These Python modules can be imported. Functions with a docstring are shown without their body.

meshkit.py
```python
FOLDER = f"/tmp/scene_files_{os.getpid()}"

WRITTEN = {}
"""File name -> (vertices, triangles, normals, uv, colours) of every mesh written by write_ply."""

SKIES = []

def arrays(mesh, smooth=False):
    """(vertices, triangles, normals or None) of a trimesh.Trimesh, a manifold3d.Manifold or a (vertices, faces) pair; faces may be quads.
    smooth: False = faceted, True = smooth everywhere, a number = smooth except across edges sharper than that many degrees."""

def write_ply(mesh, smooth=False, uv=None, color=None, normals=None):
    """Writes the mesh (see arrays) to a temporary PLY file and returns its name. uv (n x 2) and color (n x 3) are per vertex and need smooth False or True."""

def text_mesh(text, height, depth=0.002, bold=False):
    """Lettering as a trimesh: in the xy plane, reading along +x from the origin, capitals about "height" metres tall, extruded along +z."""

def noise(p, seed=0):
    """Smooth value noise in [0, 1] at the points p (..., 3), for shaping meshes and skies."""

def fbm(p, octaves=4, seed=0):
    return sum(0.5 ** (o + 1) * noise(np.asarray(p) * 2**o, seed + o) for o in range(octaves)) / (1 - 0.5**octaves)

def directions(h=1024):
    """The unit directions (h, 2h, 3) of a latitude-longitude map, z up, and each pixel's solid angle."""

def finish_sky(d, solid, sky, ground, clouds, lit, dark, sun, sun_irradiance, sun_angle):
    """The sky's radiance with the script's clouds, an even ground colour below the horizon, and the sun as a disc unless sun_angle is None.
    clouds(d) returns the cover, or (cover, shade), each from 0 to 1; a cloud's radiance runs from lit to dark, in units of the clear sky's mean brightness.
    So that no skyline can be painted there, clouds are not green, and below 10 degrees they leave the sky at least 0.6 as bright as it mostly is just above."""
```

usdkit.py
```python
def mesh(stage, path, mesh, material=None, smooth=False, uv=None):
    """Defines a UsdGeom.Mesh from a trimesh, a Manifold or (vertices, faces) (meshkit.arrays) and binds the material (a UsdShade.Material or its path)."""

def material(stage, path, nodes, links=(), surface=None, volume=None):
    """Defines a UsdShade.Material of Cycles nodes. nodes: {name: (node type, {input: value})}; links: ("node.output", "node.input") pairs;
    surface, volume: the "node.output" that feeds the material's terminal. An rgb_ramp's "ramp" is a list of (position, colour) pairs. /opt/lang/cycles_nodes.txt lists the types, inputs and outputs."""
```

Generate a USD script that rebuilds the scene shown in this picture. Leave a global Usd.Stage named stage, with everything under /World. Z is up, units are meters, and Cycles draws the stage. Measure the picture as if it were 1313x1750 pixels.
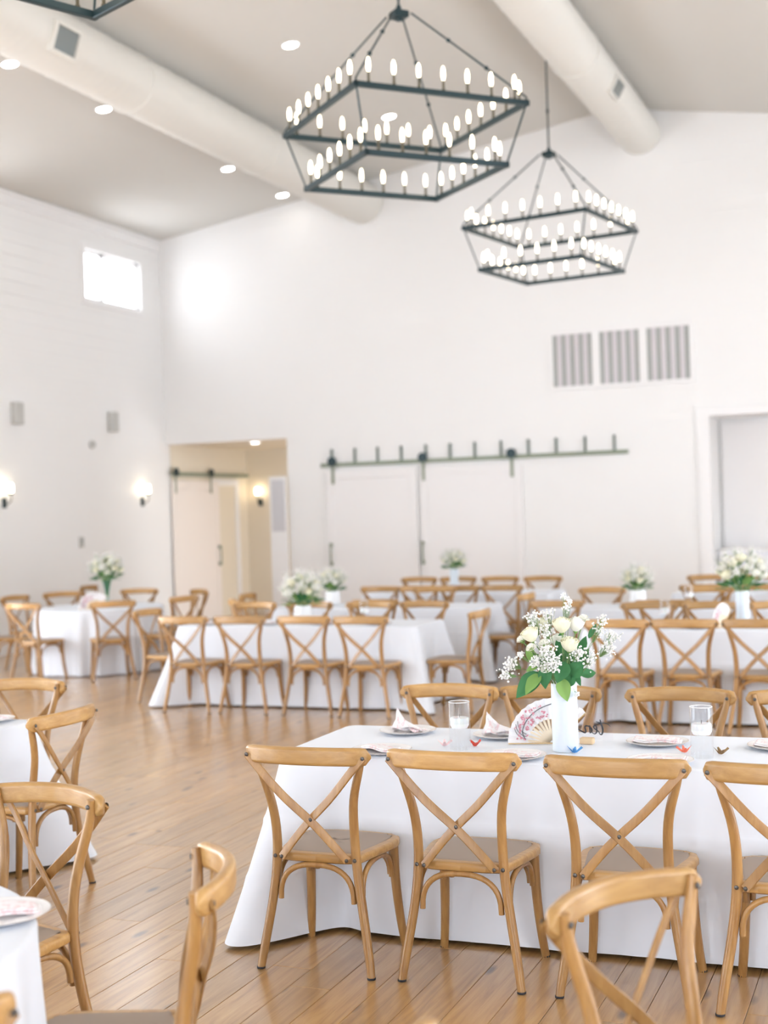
import math, random, re
import numpy as np, trimesh, usdkit, meshkit
from shapely.geometry import Polygon, box as sbox, Point
from shapely.ops import unary_union
from pxr import Usd, UsdGeom, UsdLux, UsdShade, Gf, Sdf, Vt

stage = Usd.Stage.CreateInMemory()
UsdGeom.SetStageUpAxis(stage, 'Z')
UsdGeom.SetStageMetersPerUnit(stage, 1.0)
W = UsdGeom.Xform.Define(stage, '/World')
PI = math.pi
rnd = random.Random(7)

# ------------------------------------------------------------------ camera
EYE = np.array([0.0, 0.0, 1.80])
RIGHT = np.array([0.92782, 0.37168, -0.03179]); UP = np.array([0.0297, 0.01136, 0.99949]); FWD = np.array([-0.37185, 0.92829, 0.0005])
FPX = 2320.0
cam = UsdGeom.Camera.Define(stage, '/World/camera')
cam.CreateHorizontalApertureAttr(24.0)
cam.CreateVerticalApertureAttr(24.0 * 1750 / 1313)
cam.CreateFocalLengthAttr(24.0 * FPX / 1313)
cam.CreateFStopAttr(1.7)
cam.CreateFocusDistanceAttr(5.15)
cam.CreateExposureAttr(0.19)
cam.CreateClippingRangeAttr(Gf.Vec2f(0.05, 500))
M = Gf.Matrix4d(*RIGHT, 0, *UP, 0, *(-FWD), 0, *EYE, 1)
cam.AddTransformOp().Set(M)

def seen(p):                                    # used only to choose which floor planks become parts of their own
    v = np.asarray(p, float) - EYE
    z = v @ FWD
    return np.array([656.5 + FPX * (v @ RIGHT) / z, 875 - FPX * (v @ UP) / z]), z

# ------------------------------------------------------------------ light
XL, XR, YB, YF = -11.9, 3.56, 19.87, -4.0       # the hall: left wall, right wall, back wall, wall behind the camera
XRIDGE, ZEAVE = -4.17, 6.49
SL, SR = 0.148, 0.165                           # ceiling slopes
ZRIDGE = ZEAVE + SL * (XRIDGE - XL)
ZEAVER = ZRIDGE - SR * (XR - XRIDGE)
def ceil_z(x): return ZEAVE + SL * (x - XL) if x < XRIDGE else ZRIDGE - SR * (x - XRIDGE)

DAY = (0.95, 0.98, 1.03)
dome = UsdLux.DomeLight.Define(stage, '/World/sky_dome')
dome.CreateIntensityAttr(2.0); dome.CreateColorAttr(Gf.Vec3f(0.95, 0.98, 1.02))

def daylight(name, loc, rx, ry, w, h, power, col=DAY):
    l = UsdLux.RectLight.Define(stage, '/World/' + name)
    l.CreateWidthAttr(w); l.CreateHeightAttr(h); l.CreateIntensityAttr(power); l.CreateColorAttr(Gf.Vec3f(*col))
    l.AddTranslateOp().Set(Gf.Vec3d(*loc)); l.AddRotateXYZOp().Set(Gf.Vec3f(rx, ry, 0))
    return l
WIN_L = [17.66, 13.36, 9.06, 4.76, 0.46]        # clerestory windows of the left wall, near ends
WIN_LEN, WZ0, WZ1 = 1.58, 5.23, 6.01
DOORS_R = [0.2, 5.0, 9.8, 14.6]                 # glazed doors of the right wall, near ends
DR_LEN, DR_H = 2.6, 2.9
DOORS_F = [-9.4, -5.4, -1.4]                    # glazed doors behind the camera, left ends
DF_LEN, DF_H = 3.0, 3.0
for i, y in enumerate(WIN_L):
    daylight('daylight_clerestory_%03d' % (i + 1), (XL - 0.30, y + WIN_LEN / 2, (WZ0 + WZ1) / 2), 0, -90, WZ1 - WZ0, WIN_LEN, 4.5)
WZR0, WZR1 = 4.9, 5.75
for i, y in enumerate(WIN_L):                    # the matching high windows of the right wall
    daylight('daylight_clerestory_right_%03d' % (i + 1), (XR + 0.30, y + WIN_LEN / 2, (WZR0 + WZR1) / 2), 0, 90, WZR1 - WZR0, WIN_LEN, 9.0)
for i, y in enumerate(DOORS_R):
    daylight('daylight_side_%03d' % (i + 1), (XR + 0.30, y + DR_LEN / 2, DR_H / 2), 0, 90, DR_H, DR_LEN, 3.0)
daylight('daylight_hallway', (-7.62, 21.5, 1.2), 0, 90, 2.2, 1.4, 3.2)
DOORS_L = [-2.6, 1.4, 5.4, 9.4]                 # glazed doors of the left wall, all nearer than the picture's left edge
for i, y in enumerate(DOORS_L):
    daylight('daylight_left_%03d' % (i + 1), (XL - 0.30, y + DR_LEN / 2, DR_H / 2), 0, -90, DR_H, DR_LEN, 6.0)
for i, x in enumerate(DOORS_F):
    daylight('daylight_rear_%03d' % (i + 1), (x + DF_LEN / 2, YF - 0.30, DF_H / 2), 90, 0, DF_LEN, DF_H, 2.7, (0.80, 0.94, 1.18))

# ------------------------------------------------------------------ materials
def srgb(r, g, b): return tuple(((c / 255 / 12.92) if c / 255 <= 0.04045 else ((c / 255 + 0.055) / 1.055) ** 2.4) for c in (r, g, b))
def mat(name, nodes, links=(), surface='p.BSDF', volume=None):
    return usdkit.material(stage, '/World/Looks/' + name, nodes, links, surface=surface, volume=volume)
def plain(name, col, rough=0.5, metallic=0.0, **kw):
    return mat(name, {'p': ('principled_bsdf', {'base_color': col, 'roughness': rough, 'metallic': metallic, **kw})})
def bumpy(name, col, rough, scale, strength, dist=0.01):
    return mat(name, {'t': ('texture_coordinate', {}), 'n': ('noise_texture', {'scale': scale, 'detail': 3.0}),
        'b': ('bump', {'strength': strength, 'distance': dist}), 'p': ('principled_bsdf', {'base_color': col, 'roughness': rough})},
        [('t.object', 'n.vector'), ('n.fac', 'b.height'), ('b.normal', 'p.normal')])
def emit(name, col, s):
    return mat(name, {'e': ('emission', {'color': col, 'strength': s})}, surface='e.emission')

def wood(name, stretch, dark, light):
    return mat(name, {
        't': ('texture_coordinate', {}), 'o': ('object_info', {}), 'off': ('vector_math', {'math_type': 'scale', 'vector1': (7.0, 3.0, 5.0)}),
        'add': ('vector_math', {'math_type': 'add'}), 'm': ('mapping', {'scale': stretch}),
        'n': ('noise_texture', {'scale': 1.0, 'detail': 4.0, 'roughness': 0.6, 'distortion': 0.6}),
        'r': ('rgb_ramp', {'ramp': [(0.25, dark), (0.5, tuple((a + b) / 2 for a, b in zip(dark, light))), (0.72, light)]}),
        'v': ('map_range', {'from_min': 0.0, 'from_max': 1.0, 'to_min': 0.86, 'to_max': 1.12}),
        'h': ('hsv', {'hue': 0.5, 'saturation': 1.0}),
        'b': ('bump', {'strength': 0.08, 'distance': 0.002}),
        'p': ('principled_bsdf', {'roughness': 0.36, 'coat_weight': 0.25, 'coat_roughness': 0.25})},
        [('o.random', 'off.scale'), ('t.object', 'add.vector1'), ('off.vector', 'add.vector2'), ('add.vector', 'm.vector'), ('m.vector', 'n.vector'),
         ('n.fac', 'r.fac'), ('r.color', 'h.color'), ('o.random', 'v.value'), ('v.result', 'h.value'), ('h.color', 'p.base_color'), ('n.fac', 'b.height'), ('b.normal', 'p.normal')])
DK, LT = srgb(145, 102, 54), srgb(178, 136, 80)
M_WOODX = wood('honey_wood_rail', (4.0, 34.0, 34.0), srgb(168, 124, 68), srgb(196, 155, 97))
M_WOODZ = wood('honey_wood_post', (34.0, 34.0, 4.0), DK, LT)
M_PAD = bumpy('taupe_seat_pad', srgb(158, 142, 128), 0.62, 300, 0.12, 0.002)
M_BOLT = plain('dark_bolt', srgb(92, 88, 84), 0.4, 0.8)
M_WALL = bumpy('white_wall_paint', (0.865, 0.858, 0.852), 0.55, 40, 0.03)
M_TRIM = plain('white_trim_paint', (0.87, 0.86, 0.86), 0.45)
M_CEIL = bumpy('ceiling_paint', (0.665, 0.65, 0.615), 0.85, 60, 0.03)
M_DUCT = plain('cream_duct_paint', (0.75, 0.735, 0.69), 0.5)
M_HALL = plain('beige_hall_paint', srgb(230, 220, 202), 0.7)
M_DOOR = plain('warm_white_door_paint', srgb(240, 238, 238), 0.55)
M_DOOR2 = plain('cream_door_paint', srgb(238, 230, 224), 0.55)
M_IRON = plain('black_iron', srgb(36, 58, 64), 0.38, 0.3)
M_RAILGREY = plain('grey_green_steel', srgb(140, 149, 130), 0.5, 0.2)
M_RAILDK = plain('dark_grey_green_steel', srgb(98, 112, 103), 0.5, 0.2)
M_GREY = plain('grey_grille', srgb(172, 175, 172), 0.6)
M_LOUVRE = plain('pale_louvre', srgb(214, 208, 212), 0.6)
M_SPEAKER = plain('speaker_grey', srgb(196, 195, 191), 0.7)
M_BULB = emit('warm_bulb', (1.0, 0.86, 0.62), 8.0)
M_CAN = emit('downlight_lens', (1.0, 0.96, 0.90), 26.0)
M_GLOBE = emit('sconce_shade_glow', (1.0, 0.84, 0.58), 15.0)
M_SOCKET = plain('aged_socket', srgb(96, 90, 74), 0.45, 0.5)
M_CHINA = plain('white_china', (0.88, 0.87, 0.88), 0.16)
M_NAPKIN = mat('blush_napkin', {'t': ('texture_coordinate', {}), 'n': ('noise_texture', {'scale': 38.0, 'detail': 2.0}),
    'r': ('rgb_ramp', {'ramp': [(0.52, (0.83, 0.80, 0.81)), (0.62, (0.78, 0.56, 0.58)), (0.68, (0.83, 0.80, 0.81))]}),
    'p': ('principled_bsdf', {'roughness': 0.85})}, [('t.object', 'n.vector'), ('n.fac', 'r.fac'), ('r.color', 'p.base_color')])
M_CLOTH = mat('white_table_linen', {'t': ('texture_coordinate', {}), 'n': ('noise_texture', {'scale': 5.0, 'detail': 3.0, 'roughness': 0.55}),
    'w': ('noise_texture', {'scale': 700.0, 'detail': 1.0}), 'b': ('bump', {'strength': 0.25, 'distance': 0.012}), 'b2': ('bump', {'strength': 0.05, 'distance': 0.001}),
    'p': ('principled_bsdf', {'base_color': (0.765, 0.80, 0.865), 'roughness': 0.85, 'sheen_weight': 0.1})},
    [('t.object', 'n.vector'), ('t.object', 'w.vector'), ('n.fac', 'b.height'), ('b.normal', 'b2.normal'), ('w.fac', 'b2.height'), ('b2.normal', 'p.normal')])
M_TABLE = plain('folding_table_grey', srgb(150, 148, 146), 0.6)
M_VASE = mat('frosted_white_glass', {'p': ('principled_bsdf', {'base_color': (0.78, 0.81, 0.86), 'roughness': 0.25, 'subsurface_weight': 0.25, 'subsurface_scale': 0.02})})
M_POT = plain('white_ceramic', (0.86, 0.86, 0.88), 0.3)
def clear(name, tint, edge=0.6, base=0.03):
    return mat(name, {'f': ('layer_weight', {'blend': 0.5}), 'q': ('math', {'math_type': 'power', 'value2': 4.0}), 'k': ('math', {'math_type': 'multiply_add', 'value2': edge, 'value3': base}),
        'a': ('transparent_bsdf', {'color': tint}), 'g': ('glossy_bsdf', {'color': (1, 1, 1), 'roughness': 0.02}), 'x': ('mix_closure', {})},
        [('f.facing', 'q.value1'), ('q.value', 'k.value1'), ('k.value', 'x.fac'), ('a.BSDF', 'x.closure1'), ('g.BSDF', 'x.closure2')], surface='x.closure')
M_GLASS = clear('clear_glass', (0.95, 0.96, 0.97))
M_PANE = clear('window_pane', (0.97, 0.98, 0.99))
M_ACRYLIC = clear('clear_acrylic', (0.975, 0.965, 0.97), 0.3, 0.02)
M_TEAL = clear('teal_glass', (0.70, 0.86, 0.86))
M_WATER = clear('water', (0.97, 0.98, 0.985), 0.4, 0.02)
M_WAX = plain('white_wax', (0.88, 0.87, 0.86), 0.5, subsurface_weight=0.3, subsurface_scale=0.01)
M_INK = plain('black_ink', (0.02, 0.022, 0.03), 0.5)
M_PINKINK = plain('blossom_pink_ink', srgb(226, 150, 165), 0.7)
M_PAPER = plain('white_fan_paper', (0.86, 0.84, 0.85), 0.8)
M_BAMBOO = plain('pale_bamboo', srgb(238, 222, 196), 0.55)
M_GUARD = plain('tan_bamboo', srgb(206, 176, 128), 0.55)
M_BLOCK = plain('pale_wood_block', srgb(226, 198, 160), 0.6)
def petal(name, col):
    return mat(name, {'p': ('principled_bsdf', {'base_color': col, 'roughness': 0.7}), 'd': ('translucent_bsdf', {'color': col}), 'x': ('mix_closure', {'fac': 0.25})},
        [('p.BSDF', 'x.closure1'), ('d.BSDF', 'x.closure2')], surface='x.closure')
M_ROSE = petal('cream_petal', srgb(252, 249, 226)); M_ROSE2 = petal('white_petal', srgb(252, 251, 242)); M_BREATH = petal('gypsophila_white', srgb(250, 248, 246))
M_LEAF = petal('deep_leaf', srgb(62, 122, 74)); M_LEAF2 = petal('light_leaf', srgb(132, 170, 92)); M_STEM = plain('green_stem', srgb(120, 150, 92), 0.6)
M_CRANE = {k: plain('%s_origami_paper' % k, srgb(*v), 0.6) for k, v in dict(red=(200, 60, 40), pink=(240, 206, 206), blue=(70, 140, 200), orange=(238, 120, 92), brown=(130, 100, 62)).items()}
M_PLANK = mat('oak_plank', {
    'g': ('geometry', {}), 'a': ('attribute', {'attribute': 'tone'}), 'off': ('vector_math', {'math_type': 'scale', 'vector1': (31.0, 17.0, 0.0)}), 'add': ('vector_math', {'math_type': 'add'}),
    'm': ('mapping', {'scale': (26.0, 1.6, 1.0)}), 'n': ('noise_texture', {'scale': 1.0, 'detail': 5.0, 'roughness': 0.62, 'distortion': 0.8}),
    'r': ('rgb_ramp', {'ramp': [(0.28, srgb(156, 113, 60)), (0.5, srgb(188, 143, 82)), (0.75, srgb(206, 163, 102))]}),
    'mk': ('mapping', {'scale': (9.0, 3.4, 1.0)}), 'k': ('voronoi_texture', {'scale': 1.0, 'randomness': 1.0}),
    'kr': ('rgb_ramp', {'ramp': [(0.0, (1, 1, 1)), (0.10, (0.9, 0.9, 0.9)), (0.24, (0, 0, 0))]}),
    'ks': ('separate_color', {}), 'kg': ('math', {'math_type': 'greater_than', 'value2': 0.72}), 'km': ('math', {'math_type': 'multiply'}), 'km2': ('math', {'math_type': 'multiply', 'value2': 0.85}),
    'kx': ('mix_color', {'b': srgb(62, 44, 34)}),
    'v': ('map_range', {'from_min': 0.0, 'from_max': 1.0, 'to_min': 0.82, 'to_max': 1.08}), 'h': ('hsv', {'hue': 0.5, 'saturation': 0.98}),
    'b': ('bump', {'strength': 0.1, 'distance': 0.002}), 'p': ('principled_bsdf', {'roughness': 0.36, 'specular_ior_level': 0.9, 'coat_weight': 1.0, 'coat_roughness': 0.20, 'coat_ior': 1.55})},
    [('a.fac', 'off.scale'), ('g.position', 'add.vector1'), ('off.vector', 'add.vector2'), ('add.vector', 'm.vector'), ('m.vector', 'n.vector'), ('n.fac', 'r.fac'),
     ('add.vector', 'mk.vector'), ('mk.vector', 'k.vector'), ('k.distance', 'kr.fac'), ('k.color', 'ks.color'), ('ks.r', 'kg.value1'), ('kr.color', 'km.value1'), ('kg.value', 'km.value2'),
     ('km.value', 'km2.value1'), ('km2.value', 'kx.fac'), ('r.color', 'kx.a'), ('kx.result', 'h.color'), ('a.fac', 'v.value'), ('v.result', 'h.value'), ('h.color', 'p.base_color'),
     ('n.fac', 'b.height'), ('b.normal', 'p.normal')])

# ------------------------------------------------------------------ helpers
used = {}
def numbered(parent, name):
    k = (parent, name); n = used.get(k, -1) + 1; used[k] = n
    return name if n == 0 else '%s_%03d' % (name, n)
def tag(p, **kw):
    for k, v in kw.items():
        if v: p.SetCustomDataByKey({'cat': 'category'}.get(k, k), v)
def pth(parent): return '/World' if parent is None else str(parent.GetPath())
def obj(name, mesh, m, parent=None, smooth=35, **kw):
    if isinstance(mesh, list): mesh = trimesh.util.concatenate(mesh)
    base = pth(parent)
    p = usdkit.mesh(stage, base + '/' + numbered(base, name), mesh, m, smooth=smooth).GetPrim()
    tag(p, **kw)
    return p
def xf(p, loc, rot=(0, 0, 0), sc=None):
    x = UsdGeom.Xformable(p); x.ClearXformOpOrder()
    ops = x.GetOrderedXformOps()
    t = x.AddTranslateOp(); t.Set(Gf.Vec3d(*map(float, loc)))
    r = x.AddRotateXYZOp(); r.Set(Gf.Vec3f(*map(float, rot)))
    if sc: x.AddScaleOp().Set(Gf.Vec3f(sc, sc, sc))
def thing(name, loc=(0, 0, 0), rot=(0, 0, 0), **kw):
    p = UsdGeom.Xform.Define(stage, '/World/' + numbered('/World', name)).GetPrim()
    xf(p, loc, rot); tag(p, **kw)
    return p
def dup(root, loc, rot=(0, 0, 0), name=None, **kw):
    was = root.GetCustomData()
    p = stage.DefinePrim('/World/' + numbered('/World', name or re.sub(r'_\d{3}$', '', root.GetName())), root.GetTypeName())
    p.GetReferences().AddInternalReference(root.GetPath())
    if root.GetTypeName() == 'Xform': p.SetInstanceable(True)
    xf(p, loc, rot, kw.get('sc')); tag(p, label=kw.get('label'), cat=kw.get('cat') or was.get('category'), group=kw.get('group') or was.get('group'))
    return p
def place(proto, first, loc, rot=(0, 0, 0), **kw):
    """the first call moves the prototype itself, later ones make copies"""
    if not first.get(proto.GetPath()):
        first[proto.GetPath()] = True
        xf(proto, loc, rot, kw.pop('sc', None)); tag(proto, **kw); return proto
    return dup(proto, loc, rot, **kw)
FIRST = {}

def bx(x0, x1, y0, y1, z0, z1):
    m = trimesh.creation.box((abs(x1 - x0), abs(y1 - y0), abs(z1 - z0)))
    m.apply_translation(((x0 + x1) / 2, (y0 + y1) / 2, (z0 + z1) / 2)); return m
def rbox(x0, x1, y0, y1, z0, z1, r=0.004):
    """box with chamfered edges"""
    c = np.array([[(x0, x1)[i], (y0, y1)[j], (z0, z1)[k]] for i in (0, 1) for j in (0, 1) for k in (0, 1)], float)
    mid = c.mean(0); pts = []
    for p in c:
        d = np.sign(mid - p) * r
        for ax in range(3):
            q = p + d; q[ax] = p[ax]; pts.append(q)
    return trimesh.convex.convex_hull(np.array(pts))
def circ(n, a, b=None): 
    t = np.arange(n) * 2 * PI / n; return np.stack([a * np.cos(t), (b or a) * np.sin(t)], 1)
def rrect(w, h, r, n=3):
    out = []
    for cx_, cy_, a0 in ((w / 2 - r, h / 2 - r, 0), (-w / 2 + r, h / 2 - r, 90), (-w / 2 + r, -h / 2 + r, 180), (w / 2 - r, -h / 2 + r, 270)):
        for k in range(n + 1):
            a = math.radians(a0 + 90 * k / n); out.append((cx_ + r * math.cos(a), cy_ + r * math.sin(a)))
    return np.array(out)
def spline(pts, n):
    from scipy.interpolate import CubicSpline
    pts = np.asarray(pts, float); t = np.r_[0, np.cumsum(np.linalg.norm(np.diff(pts, axis=0), axis=1))]
    return CubicSpline(t, pts)(np.linspace(0, t[-1], n))
def sweep(path, prof, ref=(0, 0, 1), scale=None, cap=True):
    """profile (u, v) carried along the path: v leans to ref, u is square to it"""
    path = np.asarray(path, float); n = len(path); k = len(prof)
    T = np.gradient(path, axis=0); T /= np.linalg.norm(T, axis=1, keepdims=True)
    ref = np.asarray(ref, float); V = []
    for i in range(n):
        U = np.cross(T[i], ref); U /= np.linalg.norm(U) + 1e-12
        Vv = np.cross(U, T[i]); s = 1 if scale is None else scale[i]
        s = (s, s) if np.ndim(s) == 0 else s
        V.append(path[i] + prof[:, :1] * s[0] * U + prof[:, 1:] * s[1] * Vv)
    V = np.vstack(V); F = []
    for i in range(n - 1):
        for j in range(k):
            a, b, c, d = i * k + j, i * k + (j + 1) % k, (i + 1) * k + (j + 1) % k, (i + 1) * k + j
            F += [(a, b, c), (a, c, d)]
    if cap:
        V = np.vstack([V, path[0], path[-1]]); e = len(V)
        for j in range(k):
            F.append((e - 2, (j + 1) % k, j)); F.append((e - 1, (n - 1) * k + j, (n - 1) * k + (j + 1) % k))
    m = trimesh.Trimesh(V, np.array(F), process=False)
    if m.volume < 0: m.invert()
    return m
def tube(path, r, n=8, ref=None, scale=None):
    path = np.asarray(path, float)
    if ref is None:
        d = path[-1] - path[0]; ref = (0, 0, 1) if abs(d[2]) < 0.9 * np.linalg.norm(d) else (0, 1, 0)
    return sweep(path, circ(n, r), ref, scale)
def lathe(prof, n=32):
    """prof: (r, z) from bottom to top, closed where r = 0"""
    prof = np.asarray(prof, float); k = len(prof); t = np.arange(n) * 2 * PI / n
    V = np.stack([np.outer(np.cos(t), prof[:, 0]), np.outer(np.sin(t), prof[:, 0]), np.tile(prof[:, 1], (n, 1))], -1).reshape(-1, 3)
    F = []
    for i in range(n):
        for j in range(k - 1):
            a, b, c, d = i * k + j, ((i + 1) % n) * k + j, ((i + 1) % n) * k + j + 1, i * k + j + 1
            F += [(a, b, c), (a, c, d)]
    m = trimesh.Trimesh(V, np.array(F), process=False)
    ar = m.area_faces; m.update_faces(ar > 1e-12); m.remove_unreferenced_vertices()
    return m
def loft(rings, cap=True):
    k = len(rings[0]); V = np.vstack(rings); F = []
    for i in range(len(rings) - 1):
        for j in range(k):
            a, b, c, d = i * k + j, i * k + (j + 1) % k, (i + 1) * k + (j + 1) % k, (i + 1) * k + j
            F += [(a, b, c), (a, c, d)]
    if cap:
        V = np.vstack([V, rings[0].mean(0), rings[-1].mean(0)]); e = len(V); o = (len(rings) - 1) * k
        for j in range(k):
            F.append((e - 2, (j + 1) % k, j)); F.append((e - 1, o + j, o + (j + 1) % k))
    m = trimesh.Trimesh(V, np.array(F), process=False)
    if cap and m.volume < 0: m.invert()
    return m
def sheet(P):
    """grid of points (a, b, 3) to a mesh"""
    a, b = P.shape[:2]; idx = np.arange(a * b).reshape(a, b)
    q = np.stack([idx[:-1, :-1], idx[1:, :-1], idx[1:, 1:], idx[:-1, 1:]], -1).reshape(-1, 4)
    return trimesh.Trimesh(P.reshape(-1, 3), np.vstack([q[:, [0, 1, 2]], q[:, [0, 2, 3]]]), process=False)
def moved(m, loc=(0, 0, 0), rot=None):
    m = m.copy()
    if rot is not None: m.apply_transform(trimesh.transformations.euler_matrix(*rot))
    m.apply_translation(loc); return m
def extr(poly, depth):
    gs = getattr(poly, 'geoms', [poly])
    return trimesh.util.concatenate([trimesh.creation.extrude_polygon(g, depth, engine='earcut') for g in gs if g.area > 1e-6])
def yz_slab(poly, x0, x1):          # polygon drawn in (y, z), between x0 and x1
    m = extr(poly, abs(x1 - x0)); m.apply_transform(np.array([[0, 0, 1, min(x0, x1)], [1, 0, 0, 0], [0, 1, 0, 0], [0, 0, 0, 1.0]])); return m
def xz_slab(poly, y0, y1):          # polygon drawn in (x, z), between y0 and y1
    m = extr(poly, abs(y1 - y0)); m.apply_transform(np.array([[1, 0, 0, 0], [0, 0, -1, max(y0, y1)], [0, 1, 0, 0], [0, 0, 0, 1.0]])); return m
def struct(name, mesh, m, label, parent=None, **kw):
    return obj(name, mesh, m, parent, kind='structure', label=label, **kw)
def struct_x(name, label):
    return thing(name, label=label, kind='structure')

# ------------------------------------------------------------------ the room shell
HALL_X1, HALL_Z, HALL_Y = -9.62, 3.06, 22.8     # hallway opening at the left end of the back wall
REC_X0, REC_X1, REC_Z = -2.88, 0.3, 3.04        # recess at the right of the back wall
T = 0.16
gable = Polygon([(XL, 0), (XR, 0), (XR, ZEAVER), (XRIDGE, ZRIDGE), (XL, ZEAVE)])
holes_b = unary_union([sbox(XL - 1, -1, HALL_X1, HALL_Z), sbox(REC_X0, -1, REC_X1, REC_Z)])
win_holes = unary_union([sbox(y, WZ0, y + WIN_LEN, WZ1) for y in WIN_L] + [sbox(y, -1, y + DR_LEN, DR_H) for y in DOORS_L])
BOARD, GAP, BT = 0.187, 0.0025, 0.007
def boarded(name, label, outline, holes, slab, face, sign, zmax):
    w = struct_x(name, label)
    obj('backing', slab(outline.difference(holes), face - sign * BT, face - sign * T), M_WALL, w, smooth=False)
    z = 0.0
    while z < zmax:
        strip = outline.intersection(sbox(-60, z, 60, z + BOARD - GAP)).difference(holes)
        if strip.area > 0.01: obj('board', slab(strip, face, face - sign * BT), M_WALL, w, smooth=False)
        z += BOARD
    return w
wall_back = boarded('wall_back', 'white shiplap gable wall across the far end of the hall', gable, holes_b, xz_slab, YB, -1, 7.7)
wall_left = boarded('wall_left', 'white shiplap side wall with the small high windows', sbox(YF, 0, YB + T + 0.01, ZEAVE + 0.02), win_holes, yz_slab, XL, 1, 6.5)
door_r = unary_union([sbox(y, -1, y + DR_LEN, DR_H) for y in DOORS_R] + [sbox(y, WZR0, y + WIN_LEN, WZR1) for y in WIN_L])
struct('wall_right', yz_slab(sbox(YF, 0, YB, ZEAVER).difference(door_r), XR, XR + T), M_WALL, 'plain white side wall with glazed doors, outside the picture', smooth=False)
door_f = unary_union([sbox(x, -1, x + DF_LEN, DF_H) for x in DOORS_F])
struct('wall_front', xz_slab(gable.difference(door_f), YF - T, YF), M_WALL, 'plain white gable wall behind the camera, outside the picture', smooth=False)
def ceil_slab(x0, x1, z0, z1):
    return loft([np.array([(x0, y, z0), (x1, y, z1), (x1, y, z1 + 0.12), (x0, y, z0 + 0.12)]) for y in (YF - 0.2, YB + 0.2)])
ceil = struct_x('ceiling', 'off white vaulted ceiling of two slopes meeting at a ridge')
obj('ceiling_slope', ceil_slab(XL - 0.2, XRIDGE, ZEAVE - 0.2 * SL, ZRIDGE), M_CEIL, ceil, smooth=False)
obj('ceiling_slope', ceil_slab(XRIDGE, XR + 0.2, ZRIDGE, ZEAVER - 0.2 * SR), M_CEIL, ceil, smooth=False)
# trim
struct('trim_1', [rbox(XL, XL + 0.035, YF, YB, ZEAVE - 0.20, ZEAVE + 0.0), rbox(XL, XL + 0.07, YF, YB, ZEAVE - 0.05, ZEAVE)], M_TRIM, 'white crown board along the top of the left wall', smooth=False)
struct('baseboard_left', [rbox(XL, XL + 0.022, a, b, 0.0, 0.16) for a, b in zip([YF] + [y + DR_LEN for y in DOORS_L], DOORS_L + [YB])], M_TRIM, 'tall white baseboard along the left wall', smooth=False)
struct('baseboard_back', [rbox(HALL_X1 + 0.12, REC_X0 - 0.18, YB - 0.022, YB, 0.0, 0.16), rbox(REC_X1 + 0.2, XR, YB - 0.022, YB, 0, 0.16)], M_TRIM, 'tall white baseboard along the back wall', smooth=False)
struct('trim_2', [rbox(REC_X0 - 0.18, REC_X0, YB - 0.03, YB, 0, REC_Z + 0.12), rbox(REC_X0, REC_X1, YB - 0.03, YB, REC_Z, REC_Z + 0.12), rbox(REC_X1, REC_X1 + 0.18, YB - 0.03, YB, 0, REC_Z + 0.12)], M_TRIM, 'flat white casing around the recess at the right of the back wall', smooth=False)
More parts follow.
